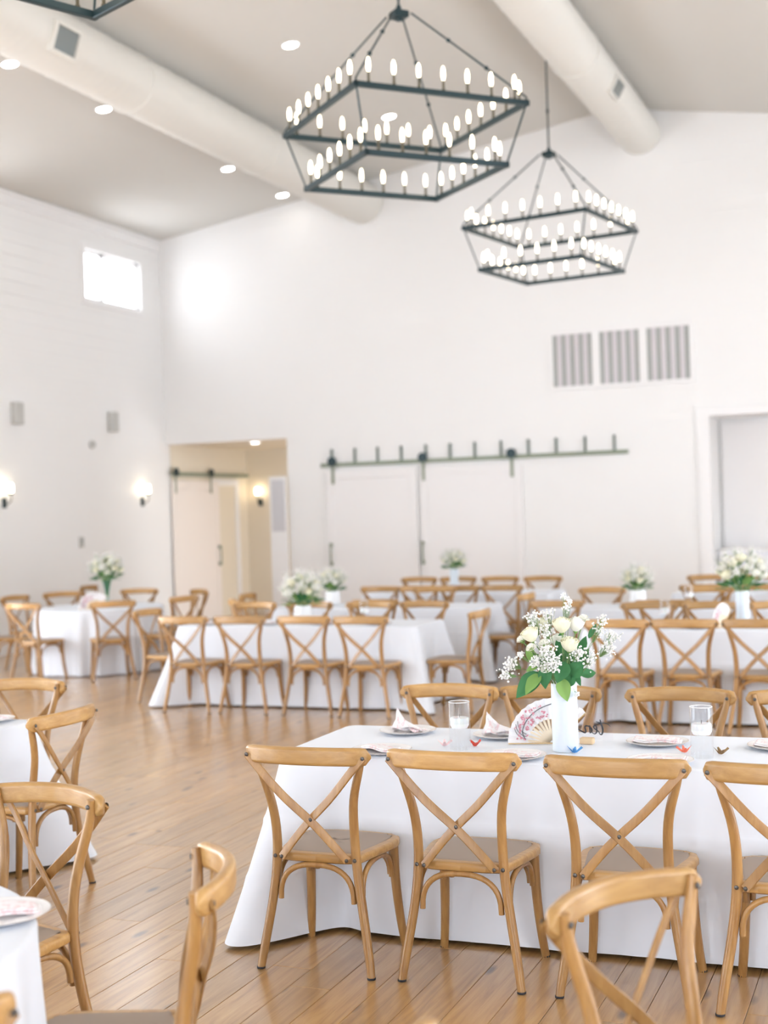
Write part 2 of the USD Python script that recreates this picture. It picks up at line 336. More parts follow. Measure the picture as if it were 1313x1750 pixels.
# recess
RY = 20.75
struct('wall_recess', [bx(REC_X0 - 0.1, REC_X0, YB + T, RY, 0, REC_Z), bx(REC_X1, REC_X1 + 0.1, YB + T, RY, 0, REC_Z), bx(REC_X0 - 0.1, REC_X1 + 0.1, RY, RY + 0.1, 0, REC_Z + 0.1), bx(REC_X0 - 0.1, REC_X1 + 0.1, YB + T, RY, REC_Z, REC_Z + 0.1)], M_WALL, 'shallow white recess beyond the casing at the right of the back wall', smooth=False)
d4 = struct_x('door_4', 'wide plain white sliding door closing the recess on the right')
obj('door_panel', rbox(REC_X0 + 0.05, REC_X1 - 0.05, RY - 0.05, RY - 0.005, 0.01, REC_Z - 0.06), M_DOOR, d4, smooth=False)
# hallway
struct('wall_hallway', [bx(XL - 0.1, XL, YB + T, HALL_Y + 0.1, 0, HALL_Z + 0.1), bx(XL, -7.4, HALL_Y, HALL_Y + 0.1, 0, HALL_Z + 0.1), yz_slab(sbox(YB + T, 0, HALL_Y, HALL_Z + 0.1).difference(sbox(20.75, -1, 22.25, 2.35)), -7.5, -7.4)], M_HALL, 'warm beige walls of the short hallway behind the back wall', smooth=False)
struct('ceiling_hallway', bx(XL - 0.1, -7.4, YB + T, HALL_Y + 0.1, HALL_Z, HALL_Z + 0.1), M_HALL, 'low beige ceiling of the hallway', smooth=False)
struct('trim_3', [rbox(XL + 0.0, XL + 0.03, 21.42, 21.55, 0, 2.5), rbox(XL, XL + 0.03, 22.3, 22.42, 0, 2.5), rbox(XL, XL + 0.03, 21.55, 22.3, 2.38, 2.5)], M_TRIM, 'white casing around the hallway doorway', smooth=False)
struct('baseboard_hallway', rbox(XL + 0.3, -7.5, HALL_Y - 0.02, HALL_Y, 0, 0.16), M_TRIM, 'white baseboard at the end of the hallway', smooth=False)

# windows of the left wall
for i, y in enumerate(WIN_L):
    w = struct_x('window_%d' % (i + 1), 'small high sliding window with white frame in the left wall' if i == 0 else 'small high window of the left wall outside the picture')
    y1 = y + WIN_LEN; ym = y + 0.55
    xo = XL - 0.09
    obj('window_frame', [bx(xo - 0.04, xo + 0.04, y, y1, WZ0, WZ0 + 0.045), bx(xo - 0.04, xo + 0.04, y, y1, WZ1 - 0.06, WZ1), bx(xo - 0.04, xo + 0.04, y, y + 0.04, WZ0, WZ1), bx(xo - 0.04, xo + 0.04, y1 - 0.06, y1, WZ0, WZ1)], M_TRIM, w, smooth=False)
    obj('mullion', rbox(xo - 0.04, xo + 0.04, ym - 0.045, ym + 0.045, WZ0, WZ1), M_TRIM, w, smooth=False)
    obj('pane', bx(xo - 0.003, xo + 0.003, y + 0.03, ym, WZ0 + 0.03, WZ1 - 0.05), M_PANE, w, smooth=False)
    obj('pane', bx(xo - 0.003, xo + 0.003, ym, y1 - 0.05, WZ0 + 0.03, WZ1 - 0.05), M_PANE, w, smooth=False)
    c = 0.09
    obj('casing', [rbox(XL, XL + 0.02, y - c, y, WZ0 - c, WZ1 + c), rbox(XL, XL + 0.02, y1, y1 + c, WZ0 - c, WZ1 + c), rbox(XL, XL + 0.02, y, y1, WZ1, WZ1 + c), rbox(XL, XL + 0.025, y, y1, WZ0 - c, WZ0)], M_TRIM, w, smooth=False)
for i, y in enumerate(WIN_L):
    w = struct_x('window_%d' % (i + 18), 'small high window of the right wall, outside the picture')
    y1 = y + WIN_LEN; ym = y + 0.55; xo = XR + 0.09
    obj('window_frame', [bx(xo - 0.04, xo + 0.04, y, y1, WZR0, WZR0 + 0.045), bx(xo - 0.04, xo + 0.04, y, y1, WZR1 - 0.05, WZR1), bx(xo - 0.04, xo + 0.04, y, y + 0.04, WZR0, WZR1), bx(xo - 0.04, xo + 0.04, y1 - 0.04, y1, WZR0, WZR1)], M_TRIM, w, smooth=False)
    obj('mullion', bx(xo - 0.04, xo + 0.04, ym - 0.03, ym + 0.03, WZR0, WZR1), M_TRIM, w, smooth=False)
    obj('pane', bx(xo - 0.003, xo + 0.003, y + 0.03, ym, WZR0 + 0.03, WZR1 - 0.04), M_PANE, w, smooth=False)
    obj('pane', bx(xo - 0.003, xo + 0.003, ym, y1 - 0.03, WZR0 + 0.03, WZR1 - 0.04), M_PANE, w, smooth=False)
# glazed doors outside the picture: they let the daylight in
def glazed(name, label, horiz, a0, length, h, at):
    g = struct_x(name, label)
    def b(u0, u1, z0, z1, d=0.04):
        return bx(u0, u1, at - d, at + d, z0, z1) if horiz else bx(at - d, at + d, u0, u1, z0, z1)
    a1 = a0 + length; mid = (a0 + a1) / 2
    obj('door_frame', [b(a0, a0 + 0.07, 0, h), b(a1 - 0.07, a1, 0, h), b(mid - 0.06, mid + 0.06, 0, h), b(a0, a1, h - 0.08, h), b(a0, a1, 0, 0.12), b(a0, a1, 1.0, 1.05), b(a0, a1, 1.95, 2.0)], M_TRIM, g, smooth=False)
    obj('pane', b(a0 + 0.05, a1 - 0.05, 0.1, h - 0.05, 0.003), M_PANE, g, smooth=False)
for i, y in enumerate(DOORS_R): glazed('window_%d' % (i + 6), 'glazed double door in the right wall, outside the picture', False, y, DR_LEN, DR_H, XR + 0.08)
for i, y in enumerate(DOORS_L): glazed('window_%d' % (i + 13), 'glazed double door in the left wall, nearer than the picture shows', False, y, DR_LEN, DR_H, XL - 0.08)
for i, x in enumerate(DOORS_F): glazed('window_%d' % (i + 10), 'glazed double door behind the camera', True, x, DF_LEN, DF_H, YF - 0.08)

glazed('window_17', 'glazed door at the unseen end of the hallway', False, 20.75, 1.5, 2.35, -7.45)

# ------------------------------------------------------------------ floor of planks
def plank_mesh(x0, x1, y0, y1, dz):
    e, c = 0.0008, 0.0018
    a = [(x0 + e, y0 + e), (x1 - e, y0 + e), (x1 - e, y1 - e), (x0 + e, y1 - e)]
    b = [(x0 + e + c, y0 + e + c), (x1 - e - c, y0 + e + c), (x1 - e - c, y1 - e - c), (x0 + e + c, y1 - e - c)]
    V = [(*p, -0.015) for p in a] + [(*p, dz - 0.0018) for p in a] + [(*p, dz) for p in b]
    F = []
    for lo, hi in ((0, 4), (4, 8)):
        for j in range(4): F += [(lo + j, lo + (j + 1) % 4, hi + (j + 1) % 4), (lo + j, hi + (j + 1) % 4, hi + j)]
    F += [(8, 9, 10), (8, 10, 11)]
    return np.array(V, float), np.array(F)
floor = struct_x('floor', 'honey oak plank floor running the length of the hall')
obj('subfloor', bx(XL - 0.2, XR + 0.2, YF - 0.2, HALL_Y + 0.2, -0.12, -0.012), plain('dark_subfloor', srgb(70, 48, 34), 0.9), floor, smooth=False)
pw = 0.168; planks = []
x = XL
while x < XR:
    y = YF - rnd.uniform(0, 1.5)
    yend = HALL_Y if x < -7.4 else (RY if REC_X0 - 0.2 < x < REC_X1 else YB)
    while y < yend:
        l = rnd.choice((0.75, 0.9, 1.1, 1.3, 1.5, 1.7)) * rnd.uniform(0.9, 1.1)
        planks.append((x, min(x + pw, XR), max(y, YF), min(y + l, yend), rnd.uniform(-0.0008, 0.0), rnd.random()))
        y += l
    x += pw
def area(p):
    best = 0
    for fy in (0.15, 0.5, 0.85):
        q, z = seen(((p[0] + p[1]) / 2, p[2] + (p[3] - p[2]) * fy, 0))
        if z > 0.5 and -60 < q[0] < 1373 and q[1] < 1790: best = max(best, 1 / z ** 2)
    return best
order = sorted([p for p in planks if p[3] - p[2] > 0.05], key=lambda p: -area(p))
def add_tone(prim, n, tone):
    UsdGeom.PrimvarsAPI(prim).CreatePrimvar('tone', Sdf.ValueTypeNames.FloatArray, 'vertex').Set(Vt.FloatArray.FromNumpy(np.broadcast_to(np.asarray(tone, np.float32), n).copy()))
for p in order[:300]:
    v, f = plank_mesh(*p[:5]); q = obj('plank', trimesh.Trimesh(v, f, process=False), M_PLANK, floor, smooth=False); add_tone(q, len(v), p[5])
vs, fs, tn, o = [], [], [], 0
for p in order[300:]:
    v, f = plank_mesh(*p[:5]); vs.append(v); fs.append(f + o); o += len(v); tn.append(np.full(len(v), p[5], np.float32))
q = obj('far_planks', trimesh.Trimesh(np.vstack(vs), np.vstack(fs), process=False), M_PLANK, floor, smooth=False, kind='stuff'); add_tone(q, o, np.concatenate(tn))

# ------------------------------------------------------------------ barn doors of the back wall
def barn_door(name, label, u0, u1, z1, horiz, face, hangers, handle_u, handle_z, m):
    """face: the plane of the door's front; the door lies behind it. horiz: along x on the back wall, else along y on the left wall"""
    d = struct_x(name, label)
    s = -1 if horiz else 1                      # direction from the wall to the room
    def b(a0, a1, d0, d1, z0, zz, r=0.004):
        lo, hi = sorted((face + s * d0, face + s * d1))
        return rbox(a0, a1, lo, hi, z0, zz, r) if horiz else rbox(lo, hi, a0, a1, z0, zz, r)
    obj('door_panel', b(u0, u1, -0.03, 0, 0.02, z1), m, d, smooth=False)
    obj('stile', [b(u0, u0 + 0.12, 0, 0.012, 0.02, z1), b(u1 - 0.12, u1, 0, 0.012, 0.02, z1)], m, d, smooth=False)
    obj('cross_rail', [b(u0 + 0.12, u1 - 0.12, 0, 0.012, 0.02, 0.2), b(u0 + 0.12, u1 - 0.12, 0, 0.012, z1 - 0.14, z1)], m, d, smooth=False)
    h = obj('door_handle', [b(handle_u - 0.012, handle_u + 0.012, 0.05, 0.07, handle_z - 0.17, handle_z + 0.17), b(handle_u - 0.02, handle_u + 0.02, 0.012, 0.06, handle_z + 0.12, handle_z + 0.18), b(handle_u - 0.02, handle_u + 0.02, 0.012, 0.06, handle_z - 0.18, handle_z - 0.12)], M_RAILGREY, d, smooth=False)
    for u in hangers:
        hg = obj('hanger_strap', b(u - 0.025, u + 0.025, 0.012, 0.022, z1 - 0.22, z1 + 0.13), M_RAILGREY, d, smooth=False)
        wh = trimesh.creation.cylinder(0.075, 0.03, sections=20); wh.apply_transform(trimesh.transformations.rotation_matrix(PI / 2, (1, 0, 0) if horiz else (0, 1, 0)))
        c = (u, face + s * 0.035, z1 + 0.14) if horiz else (face + s * 0.035, u, z1 + 0.14)
        obj('hanger_wheel', moved(wh, c), M_IRON, d)
    return d
barn_door('door_1', 'left one of the two white barn doors under the long rail', -8.92, -7.38, 2.50, True, YB - 0.035, (-8.80,), -8.86, 1.16, M_DOOR)
barn_door('door_2', 'right one of the two white barn doors under the long rail', -7.32, -5.68, 2.50, True, YB - 0.035, (-7.26, -5.83), -7.30, 1.16, M_DOOR)
t = thing('barn_door_rail', label='long steel barn door track with twelve upright brackets on the back wall', cat='door rail')
obj('track', rbox(-9.01, -4.05, YB - 0.055, YB - 0.04, 2.555, 2.615), M_RAILGREY, t, smooth=False)
for px in (-8.82, -8.42, -8.03, -7.63, -7.22, -6.82, -6.42, -6.0, -5.57, -5.14, -4.70, -4.26):
    obj('bracket', [rbox(px - 0.015, px + 0.015, YB - 0.04, YB - 0.0, 2.56, 2.84), rbox(px - 0.03, px + 0.03, YB - 0.05, YB, 2.57, 2.62)], M_RAILDK, t, smooth=False)
barn_door('door_3', 'white sliding barn door in the hallway behind the wall', 19.98, 21.60, 2.46, False, XL + 0.05, (20.08, 21.30), 21.52, 1.13, M_DOOR2)
t = thing('barn_door_rail', label='short steel barn door track over the hallway door', cat='door rail')
obj('track', rbox(XL + 0.062, XL + 0.077, 19.93, 22.75, 2.535, 2.60), M_RAILGREY, t, smooth=False)
for py in (20.3, 21.6, 22.5): obj('bracket', rbox(XL, XL + 0.065, py - 0.02, py + 0.02, 2.55, 2.59), M_RAILGREY, t, smooth=False)

# ------------------------------------------------------------------ grilles, speakers, sensor, switch
for i, (x0, x1, lab) in enumerate(((-5.15, -4.55, 'left'), (-4.44, -3.85, 'middle'), (-3.74, -3.12, 'right'))):
    g = thing('air_grille', label='%s one of three louvred return air grilles high on back wall' % lab, cat='vent', loc=(0, 0, 0))
    z0, z1 = 3.60, 4.37; f = 0.055
    obj('grille_frame', [rbox(x0 - f, x0, YB - 0.03, YB, z0 - f, z1 + f), rbox(x1, x1 + f, YB - 0.03, YB, z0 - f, z1 + f), rbox(x0, x1, YB - 0.03, YB, z1, z1 + f), rbox(x0, x1, YB - 0.03, YB, z0 - f, z0)], M_TRIM, g, smooth=False)
    obj('grille_backing', bx(x0, x1, YB - 0.006, YB - 0.001, z0, z1), M_GREY, g, smooth=False)
    n = 5; p = (x1 - x0) / (n - 0.45)
    for k in range(n - 1):
        c = x0 + 0.55 * p + k * p
        obj('louvre', rbox(c, c + 0.45 * p, YB - 0.022, YB - 0.007, z0, z1), M_LOUVRE, g, smooth=False)
for y, z, lab in ((15.83, 3.36, 'flat grey wall speaker on the left wall, nearer the left picture edge'), (18.25, 3.36, 'flat grey wall speaker on the left wall, nearer the corner')):
    g = thing('wall_speaker', label=lab, cat='speaker', loc=(XL, y, z))
    obj('cabinet', rbox(0, 0.10, -0.09, 0.09, -0.155, 0.155, 0.01), M_SPEAKER, g, smooth=False)
    obj('speaker_grille', rbox(0.10, 0.106, -0.08, 0.08, -0.145, 0.145), M_SPEAKER, g, smooth=False)
g = thing('motion_sensor', label='small white round sensor on left wall below the speakers', cat='sensor', loc=(XL, 17.7, 2.99))
obj('sensor_body', moved(lathe([(0, 0), (0.06, 0), (0.065, 0.02), (0.05, 0.05), (0, 0.06)], 20), rot=(0, PI / 2, 0)), M_SPEAKER, g)
obj('sensor_eye', moved(trimesh.creation.icosphere(2, 0.02), (0.055, 0, 0)), M_GREY, g)
g = thing('wall_switch', label='small grey thermostat on left wall above the flowers of the far round table', cat='thermostat', loc=(XL, 17.35, 1.50))
obj('switch_plate', rbox(0, 0.02, -0.06, 0.06, -0.08, 0.08), M_SPEAKER, g, smooth=False); obj('switch_display', rbox(0.02, 0.023, -0.04, 0.04, -0.02, 0.05, 0.001), M_GREY, g, smooth=False)

# ------------------------------------------------------------------ sconces
def sconce(loc, rz, label):
    s = thing('wall_sconce', loc, (0, 0, rz), label=label, cat='wall lamp', group='')
    obj('back_plate', rbox(-0.045, 0.045, -0.02, 0, -0.12, 0.02, 0.006), M_IRON, s, smooth=False)
    obj('arm', tube(spline([(0, -0.015, -0.05), (0, -0.07, -0.06), (0, -0.115, -0.03), (0, -0.12, 0.06)], 14), 0.009), M_SOCKET, s)
    obj('cup', moved(lathe([(0, 0), (0.02, 0), (0.035, 0.02), (0.035, 0.03), (0, 0.03)], 20), (0, -0.12, 0.06)), M_IRON, s)
    obj('glass_shade', moved(lathe([(0, 0), (0.022, 0), (0.036, 0.015), (0.040, 0.05), (0.037, 0.11), (0.026, 0.13), (0, 0.13)], 24), (0, -0.12, 0.09)), M_GLOBE, s)
    return s
sconce((XL + 0.001, 15.53, 2.15), 90, 'lit black wall sconce at the left edge of the picture')
sconce((XL + 0.001, 19.10, 2.15), 90, 'lit black wall sconce on left wall near the corner')
sconce((-11.62, HALL_Y - 0.001, 2.12), 0, 'lit wall sconce glowing inside the beige hallway')

# ------------------------------------------------------------------ downlights
def can(x, y, label, z=None, ang=None):
    z = ceil_z(x) if z is None else z
    a = -math.degrees(math.atan(SL)) if ang is None else ang
    c = thing('recessed_light', (x, y, z), (0, a, 0), label=label, cat='ceiling light')
    obj('trim_ring', lathe([(0.085, -0.001), (0.11, -0.001), (0.11, -0.008), (0.088, -0.012), (0.085, -0.004), (0.085, -0.001)], 28), M_TRIM, c)
    obj('lens', lathe([(0, -0.006), (0.086, -0.006), (0.086, -0.001), (0, -0.001)], 28), M_CAN, c)
for x, y, lab in ((-6.70, 14.27, 'round recessed downlight up left of the near chandelier'), (-9.27, 14.29, 'round recessed downlight left of duct, second from the left picture edge'),
                  (-9.25, 12.42, 'round recessed downlight at the left picture edge beside the duct'), (-6.73, 17.45, 'round recessed downlight seen through the near chandelier'),
                  (-9.30, 17.54, 'round recessed downlight below the middle of the left duct'), (-9.32, 19.38, 'round recessed downlight closest to the far wall')):
    can(x, y, lab)
can(-10.55, 20.55, 'round recessed downlight in the hallway ceiling', HALL_Z, 0)

# ------------------------------------------------------------------ spiral ducts
def duct(xc, zc, r, label, joints):
    d = thing('spiral_duct', (xc, 0, zc), label=label, cat='duct')
    y0, y1 = YF + 0.01, YB - 0.005; n, k = int((y1 - y0) / 0.03), 48
    ys = np.linspace(y0, y1, n); t = np.arange(k) * 2 * PI / k
    ph = (ys[:, None] / 0.14 - t[None] / (2 * PI)) % 1.0
    rr = r + 0.006 * np.exp(-((ph - 0.5) / 0.07) ** 2)
    rings = [np.stack([rr[i] * np.cos(t), np.full(k, ys[i]), rr[i] * np.sin(t)], 1) for i in range(n)]
    obj('duct_body', loft(rings), M_DUCT, d, smooth=60)
    for j in joints:
        obj('duct_collar', moved(lathe([(r, -0.03), (r + 0.012, -0.03), (r + 0.016, 0), (r + 0.012, 0.03), (r, 0.03)], 48), (0, j, 0), (PI / 2, 0, 0)), M_DUCT, d)
    return d
DL = duct(-8.15, 6.70, 0.33, 'long cream spiral duct running along the left ceiling slope', (10.2, 13.1, 16.2))
DRt = duct(-3.75, 7.21, 0.30, 'long cream spiral duct beside the ridge at upper right', (12.0, 15.9))
def duct_vent(d, yc, ang, r, L=0.30, H=0.22):
    """grille on the duct's side; ang: direction round the duct from +x"""
    g = []
    c, s = math.cos(ang), math.sin(ang)
    Mx = np.array([[c, 0, -s, c * r], [0, 1, 0, yc], [s, 0, c, s * r], [0, 0, 0, 1.0]])   # local x outwards, y along the duct, z round it
    def put(m): m = m.copy(); m.apply_transform(Mx); return m
    f = obj('vent_frame', [put(rbox(-0.05, 0.035, -L / 2 - 0.03, L / 2 + 0.03, H / 2, H / 2 + 0.03)), put(rbox(-0.05, 0.035, -L / 2 - 0.03, L / 2 + 0.03, -H / 2 - 0.03, -H / 2)), put(rbox(-0.05, 0.035, -L / 2 - 0.03, -L / 2, -H / 2, H / 2)), put(rbox(-0.05, 0.035, L / 2, L / 2 + 0.03, -H / 2, H / 2))], M_DUCT, d, smooth=False)
    v = obj('vent_backing', put(bx(-0.04, 0.012, -L / 2, L / 2, -H / 2, H / 2)), plain('blue_grey_vent', srgb(118, 132, 136), 0.5) if not stage.GetPrimAtPath('/World/Looks/blue_grey_vent') else UsdShade.Material.Get(stage, '/World/Looks/blue_grey_vent'), d, smooth=False)
    for k in range(7):
        a = -L / 2 + (k + 0.5) * L / 7
        obj('vent_slat', put(rbox(0.012, 0.026, a - 0.006, a + 0.006, -H / 2, H / 2, 0.001)), M_GREY, d, smooth=False)
duct_vent(DL, 11.42, math.radians(-18), 0.33, 0.36, 0.24)
duct_vent(DRt, 17.05, math.radians(-28), 0.30, 0.40, 0.18)

# ------------------------------------------------------------------ chandeliers
def make_chandelier():
    c = thing('candle_chandelier', (0, 0, 0), label='', cat='chandelier')
    S1, S2, Z1, Z2, HUB = 1.58, 1.31, -0.92, -1.42, 0.0
    def corner(s, k): a = PI / 4 + k * PI / 2; return np.array([s / math.sqrt(2) * math.cos(a), s / math.sqrt(2) * math.sin(a)])
    obj('stem', [tube([(0, 0, 0.05), (0, 0, 1.45)], 0.011, 8, (0, 1, 0)), moved(lathe([(0, 0), (0.014, 0), (0.02, 0.03), (0.014, 0.06), (0, 0.06)], 12), (0, 0, 0.5))], M_IRON, c)
    obj('canopy', moved(lathe([(0, 0), (0.07, 0), (0.075, 0.02), (0.03, 0.06), (0, 0.06)], 20), (0, 0, 1.38)), M_IRON, c)
    obj('hub', [rbox(-0.07, 0.07, -0.07, 0.07, -0.03, 0.03, 0.008), moved(lathe([(0, -0.05), (0.03, -0.05), (0.035, 0.0), (0.02, 0.08), (0, 0.08)], 16))], M_IRON, c, smooth=False)
    for z, s, n, nm in ((Z1, S1, 7, 'upper_bar'), (Z2, S2, 6, 'lower_bar')):
        for k in range(4):
            p, q = corner(s, k), corner(s, k + 1); d = (q - p) / np.linalg.norm(q - p)
            a, b = p - d * 0.02, q + d * 0.02
            obj(nm, sweep(np.array([(*a, z), (*b, z)]), rrect(0.04, 0.046, 0.004, 1), (0, 0, 1)), M_IRON, c, smooth=False)
            for j in range(n):
                w = p + d * (np.linalg.norm(q - p) * (j + 0.5) / n)
                obj('socket', moved(lathe([(0, 0), (0.016, 0), (0.016, 0.012), (0.011, 0.016), (0.011, 0.085), (0, 0.085)], 10), (*w, z + 0.023)), M_SOCKET, c)
                obj('bulb', moved(lathe([(0, 0), (0.009, 0), (0.0145, 0.02), (0.0165, 0.045), (0.0155, 0.075), (0.010, 0.10), (0.004, 0.113), (0, 0.115)], 12), (*w, z + 0.112)), M_BULB, c)
    for k in range(4):
        p, q = corner(S1, k), corner(S2, k); h = np.array([0.08 * np.sign(p[0]), 0.08 * np.sign(p[1]), 0.0]); e = np.array([*p, Z1 + 0.05])
        rod = [tube([h, e], 0.0085, 8)]
        for f in (0.33, 0.66):
            m = trimesh.creation.icosphere(1, 0.02); m.apply_translation(h + (e - h) * f); rod.append(m)
        rod.append(tube([e, e - (0, 0, 0.05)], 0.008, 8))
        obj('hanging_rod', rod, M_IRON, c)
        obj('tie_rod', tube([(*p, Z1), (*q, Z2)], 0.0085, 8), M_IRON, c)
    return c
CH = make_chandelier()
place(CH, FIRST, (XRIDGE, 11.13, 6.15), (0, 0, 46.8), label='large square two tier black chandelier, nearest fully visible one', cat='chandelier')
place(CH, FIRST, (XRIDGE, 16.2, 6.11), (0, 0, -10.0), label='square two tier black chandelier hanging furthest away at right', cat='chandelier')
place(CH, FIRST, (XRIDGE, 6.0, 6.22), (0, 0, 66.0), label='black chandelier of which only a lower corner shows at the top left edge', cat='chandelier')

# ------------------------------------------------------------------ the cross back chair
def make_chair():
    c = thing('cross_back_chair', (0, 0, 0), label='', cat='chair')
    for s in (-1, 1):
        p = spline([(s * 0.238, -0.238, 0), (s * 0.205, -0.210, 0.20), (s * 0.172, -0.195, 0.44), (s * 0.170, -0.205, 0.58), (s * 0.184, -0.228, 0.70), (s * 0.212, -0.240, 0.80), (s * 0.229, -0.238, 0.886)], 28)
        sc = np.interp(np.linspace(0, 1, 28), [0, 0.08, 0.5, 0.9, 1], [0.9, 1.0, 1.08, 0.95, 0.72])
        obj('rear_leg', sweep(p, circ(10, 0.018, 0.018), (0, 1, 0), sc), M_WOODZ, c, smooth=60)
    xs = np.linspace(-0.268, 0.268, 31)
    p = np.stack([xs, -0.328 + 0.072 * (xs / 0.25) ** 2, 0.870 - 0.008 * (xs / 0.25) ** 2], 1)
    e = np.clip(1 - np.abs(xs) / 0.2685, 0, 1); e = np.sqrt(np.clip(1 - (1 - np.clip(e * 8.5, 0, 1)) ** 2, 0.02, 1))
    obj('top_rail', sweep(p, rrect(0.036, 0.071, 0.015, 3), (0, 0, 1), e), M_WOODX, c, smooth=60)
    for s in (-1, 1):
        o = 0.006 * s
        p = spline([(s * 0.249, -0.281, 0.863), (s * 0.20, -0.284, 0.81), (s * 0.09, -0.264 + o, 0.69), (-s * 0.0, -0.244 + o, 0.605), (-s * 0.08, -0.229 + o, 0.52), (-s * 0.142, -0.217, 0.445)], 24)
        sc = [(1, 0.45 if i in (0, 23) else (0.85 if i in (1, 22) else 1)) for i in range(24)]
        obj('cross_brace', sweep(p, rrect(0.033, 0.010, 0.003, 1), (0, -1, 0.45)), M_WOODZ, c, smooth=50)
    # seat
    half = [(0.0, -0.205), (0.10, -0.203), (0.165, -0.190), (0.185, -0.165), (0.205, -0.05), (0.224, 0.07), (0.226, 0.12), (0.212, 0.170), (0.17, 0.202), (0.09, 0.216), (0.0, 0.220)]
    poly = Polygon(half + [(-x, y) for x, y in half[::-1][1:-1]]).buffer(0.012, 6).buffer(-0.012, 6)
    ring = np.array(poly.exterior.coords)[:-1]; tt = np.linspace(0, len(ring), 73)[:-1]
    ring = np.stack([np.interp(tt, np.arange(len(ring) + 1), np.r_[ring[:, k], ring[0, k]]) for k in (0, 1)], 1)
    def off(d):
        tg = np.roll(ring, -1, 0) - np.roll(ring, 1, 0); nrm = np.stack([tg[:, 1], -tg[:, 0]], 1); nrm /= np.linalg.norm(nrm, axis=1, keepdims=True)
        if (nrm * (ring - ring.mean(0))).sum() < 0: nrm = -nrm
        return ring - nrm * d
    def at(d, z): return np.c_[off(d), np.full(len(ring), z)]
    obj('seat', loft([at(0.008, 0.425), at(0.0, 0.432), at(0.0, 0.450), at(0.004, 0.457), at(0.010, 0.460), at(0.03, 0.461)]), M_WOODX, c, smooth=50)
    obj('seat_pad', loft([at(0.033, 0.455), at(0.034, 0.461), at(0.040, 0.4645), np.c_[off(0.04) * 0.6 + off(0.04).mean(0) * 0.4, np.full(len(ring), 0.4652)], np.c_[off(0.04) * 0.2 + off(0.04).mean(0) * 0.8, np.full(len(ring), 0.4654)]]), M_PAD, c, smooth=50)
    for s in (-1, 1):
        p = spline([(s * 0.190, 0.150, 0.43), (s * 0.193, 0.157, 0.28), (s * 0.202, 0.172, 0.13), (s * 0.216, 0.190, 0)], 16)
        obj('front_leg', sweep(p, circ(10, 0.020, 0.020), (0, 1, 0), np.linspace(1.08, 0.85, 16)), M_WOODZ, c, smooth=60)
    def arch(a, b, z0a, z0b, top, name='arch_brace'):
        a, b = np.array(a), np.array(b); t = np.linspace(0, PI, 21); f = (1 - np.sign(np.cos(t)) * np.abs(np.cos(t)) ** 0.8) / 2
        z = np.where(t < PI / 2, z0a, z0b) + (top - np.where(t < PI / 2, z0a, z0b)) * np.abs(np.sin(t)) ** 0.75
        p = np.c_[a[0] + (b[0] - a[0]) * f, a[1] + (b[1] - a[1]) * f, z]
        n = (b - a) / np.linalg.norm(b - a)
        obj(name, sweep(p, circ(8, 0.0115), (-n[1], n[0], 0)), M_WOODZ, c, smooth=60)
    arch((-0.158, -0.200), (0.158, -0.200), 0.275, 0.275, 0.418)
    for s in (-1, 1): arch((s * 0.182, -0.165), (s * 0.186, 0.130), 0.30, 0.30, 0.414)
    arch((-0.165, 0.165), (0.165, 0.165), 0.30, 0.30, 0.414)
    bolt = moved(lathe([(0, 0), (0.0085, 0), (0.0075, 0.003), (0, 0.0045)], 10), rot=(PI / 2, 0, 0))
    for b in ((-0.249, -0.287, 0.861), (0.249, -0.287, 0.861), (0.004, -0.252, 0.607), (-0.140, -0.222, 0.447), (0.140, -0.222, 0.447), (-0.172, -0.214, 0.447), (0.172, -0.214, 0.447)):
        obj('bolt', moved(bolt, b), M_BOLT, c)
    for gx, gy in ((-0.238, -0.238), (0.238, -0.238), (-0.216, 0.190), (0.216, 0.190)): obj('glide', moved(lathe([(0, 0), (0.0165, 0), (0.0175, 0.004), (0.017, 0.008), (0, 0.008)], 12), (gx, gy, 0)), M_INK, c)
    for q in (-1, 1): obj('bolt', moved(bolt, (q * 0.225, -0.224, 0.863), (PI, 0, 0)), M_BOLT, c)
    return c
CHAIR = make_chair()
def chair(x, y, rot, label, group=None):
    """x, y: where the top rail stands; rot 0 faces the far wall"""
    if y > 5.5 and abs(rot) != 180: x, y = 0.982 * x, 0.982 * y      # rows seen further off were measured at the rail's top edge
    a = math.radians(rot); f = np.array([-math.sin(a), math.cos(a)]) * 0.235
    return place(CHAIR, FIRST, (x + f[0], y + f[1], 0), (0, 0, rot), label='cross back chair ' + label, cat='chair', group=group)
G1 = 'chairs along the front long table'
for (x, y, r), l in zip(((-2.285, 4.83, 0), (-1.69, 4.85, 0), (-1.07, 4.85, 0), (-0.49, 4.84, 0)), ('first from left on the near side of the front table', 'second from left on the near side of the front table', 'third from left on near side of the front table', 'cut by the right picture edge on near side of front table')): chair(x, y, r, l, )
for (x, y, r), l in zip(((-2.31, 6.57, 180), (-1.79, 6.60, 180), (-1.14, 6.60, 180), (-0.56, 6.60, 180)), ('facing us across the front table, behind the left candle', 'facing us behind the vase of the front table', 'facing us behind the right candle of the front table', 'facing us across the front table at the right picture edge')): chair(x, y, r, l)
chair(-4.00, 5.59, 90, 'at the right end of the left edge table, whole back in view')
chair(-4.86, 6.47, 180, 'facing us behind the left edge table, cut by the left edge')
chair(-2.81, 3.82, 169, 'large and near at left, behind the round table corner')
chair(-1.81, 3.10, 119, 'blurred, seen from the side at bottom left, facing the round table')
chair(-1.83, 1.96, 60, 'showing only a dark tip at the bottom left edge')
chair(-0.67, 3.17, 241, 'blurred and near at bottom right, angled towards the camera')
chair(-0.76, 2.04, -74, 'showing only a pale tip at the bottom edge centre')
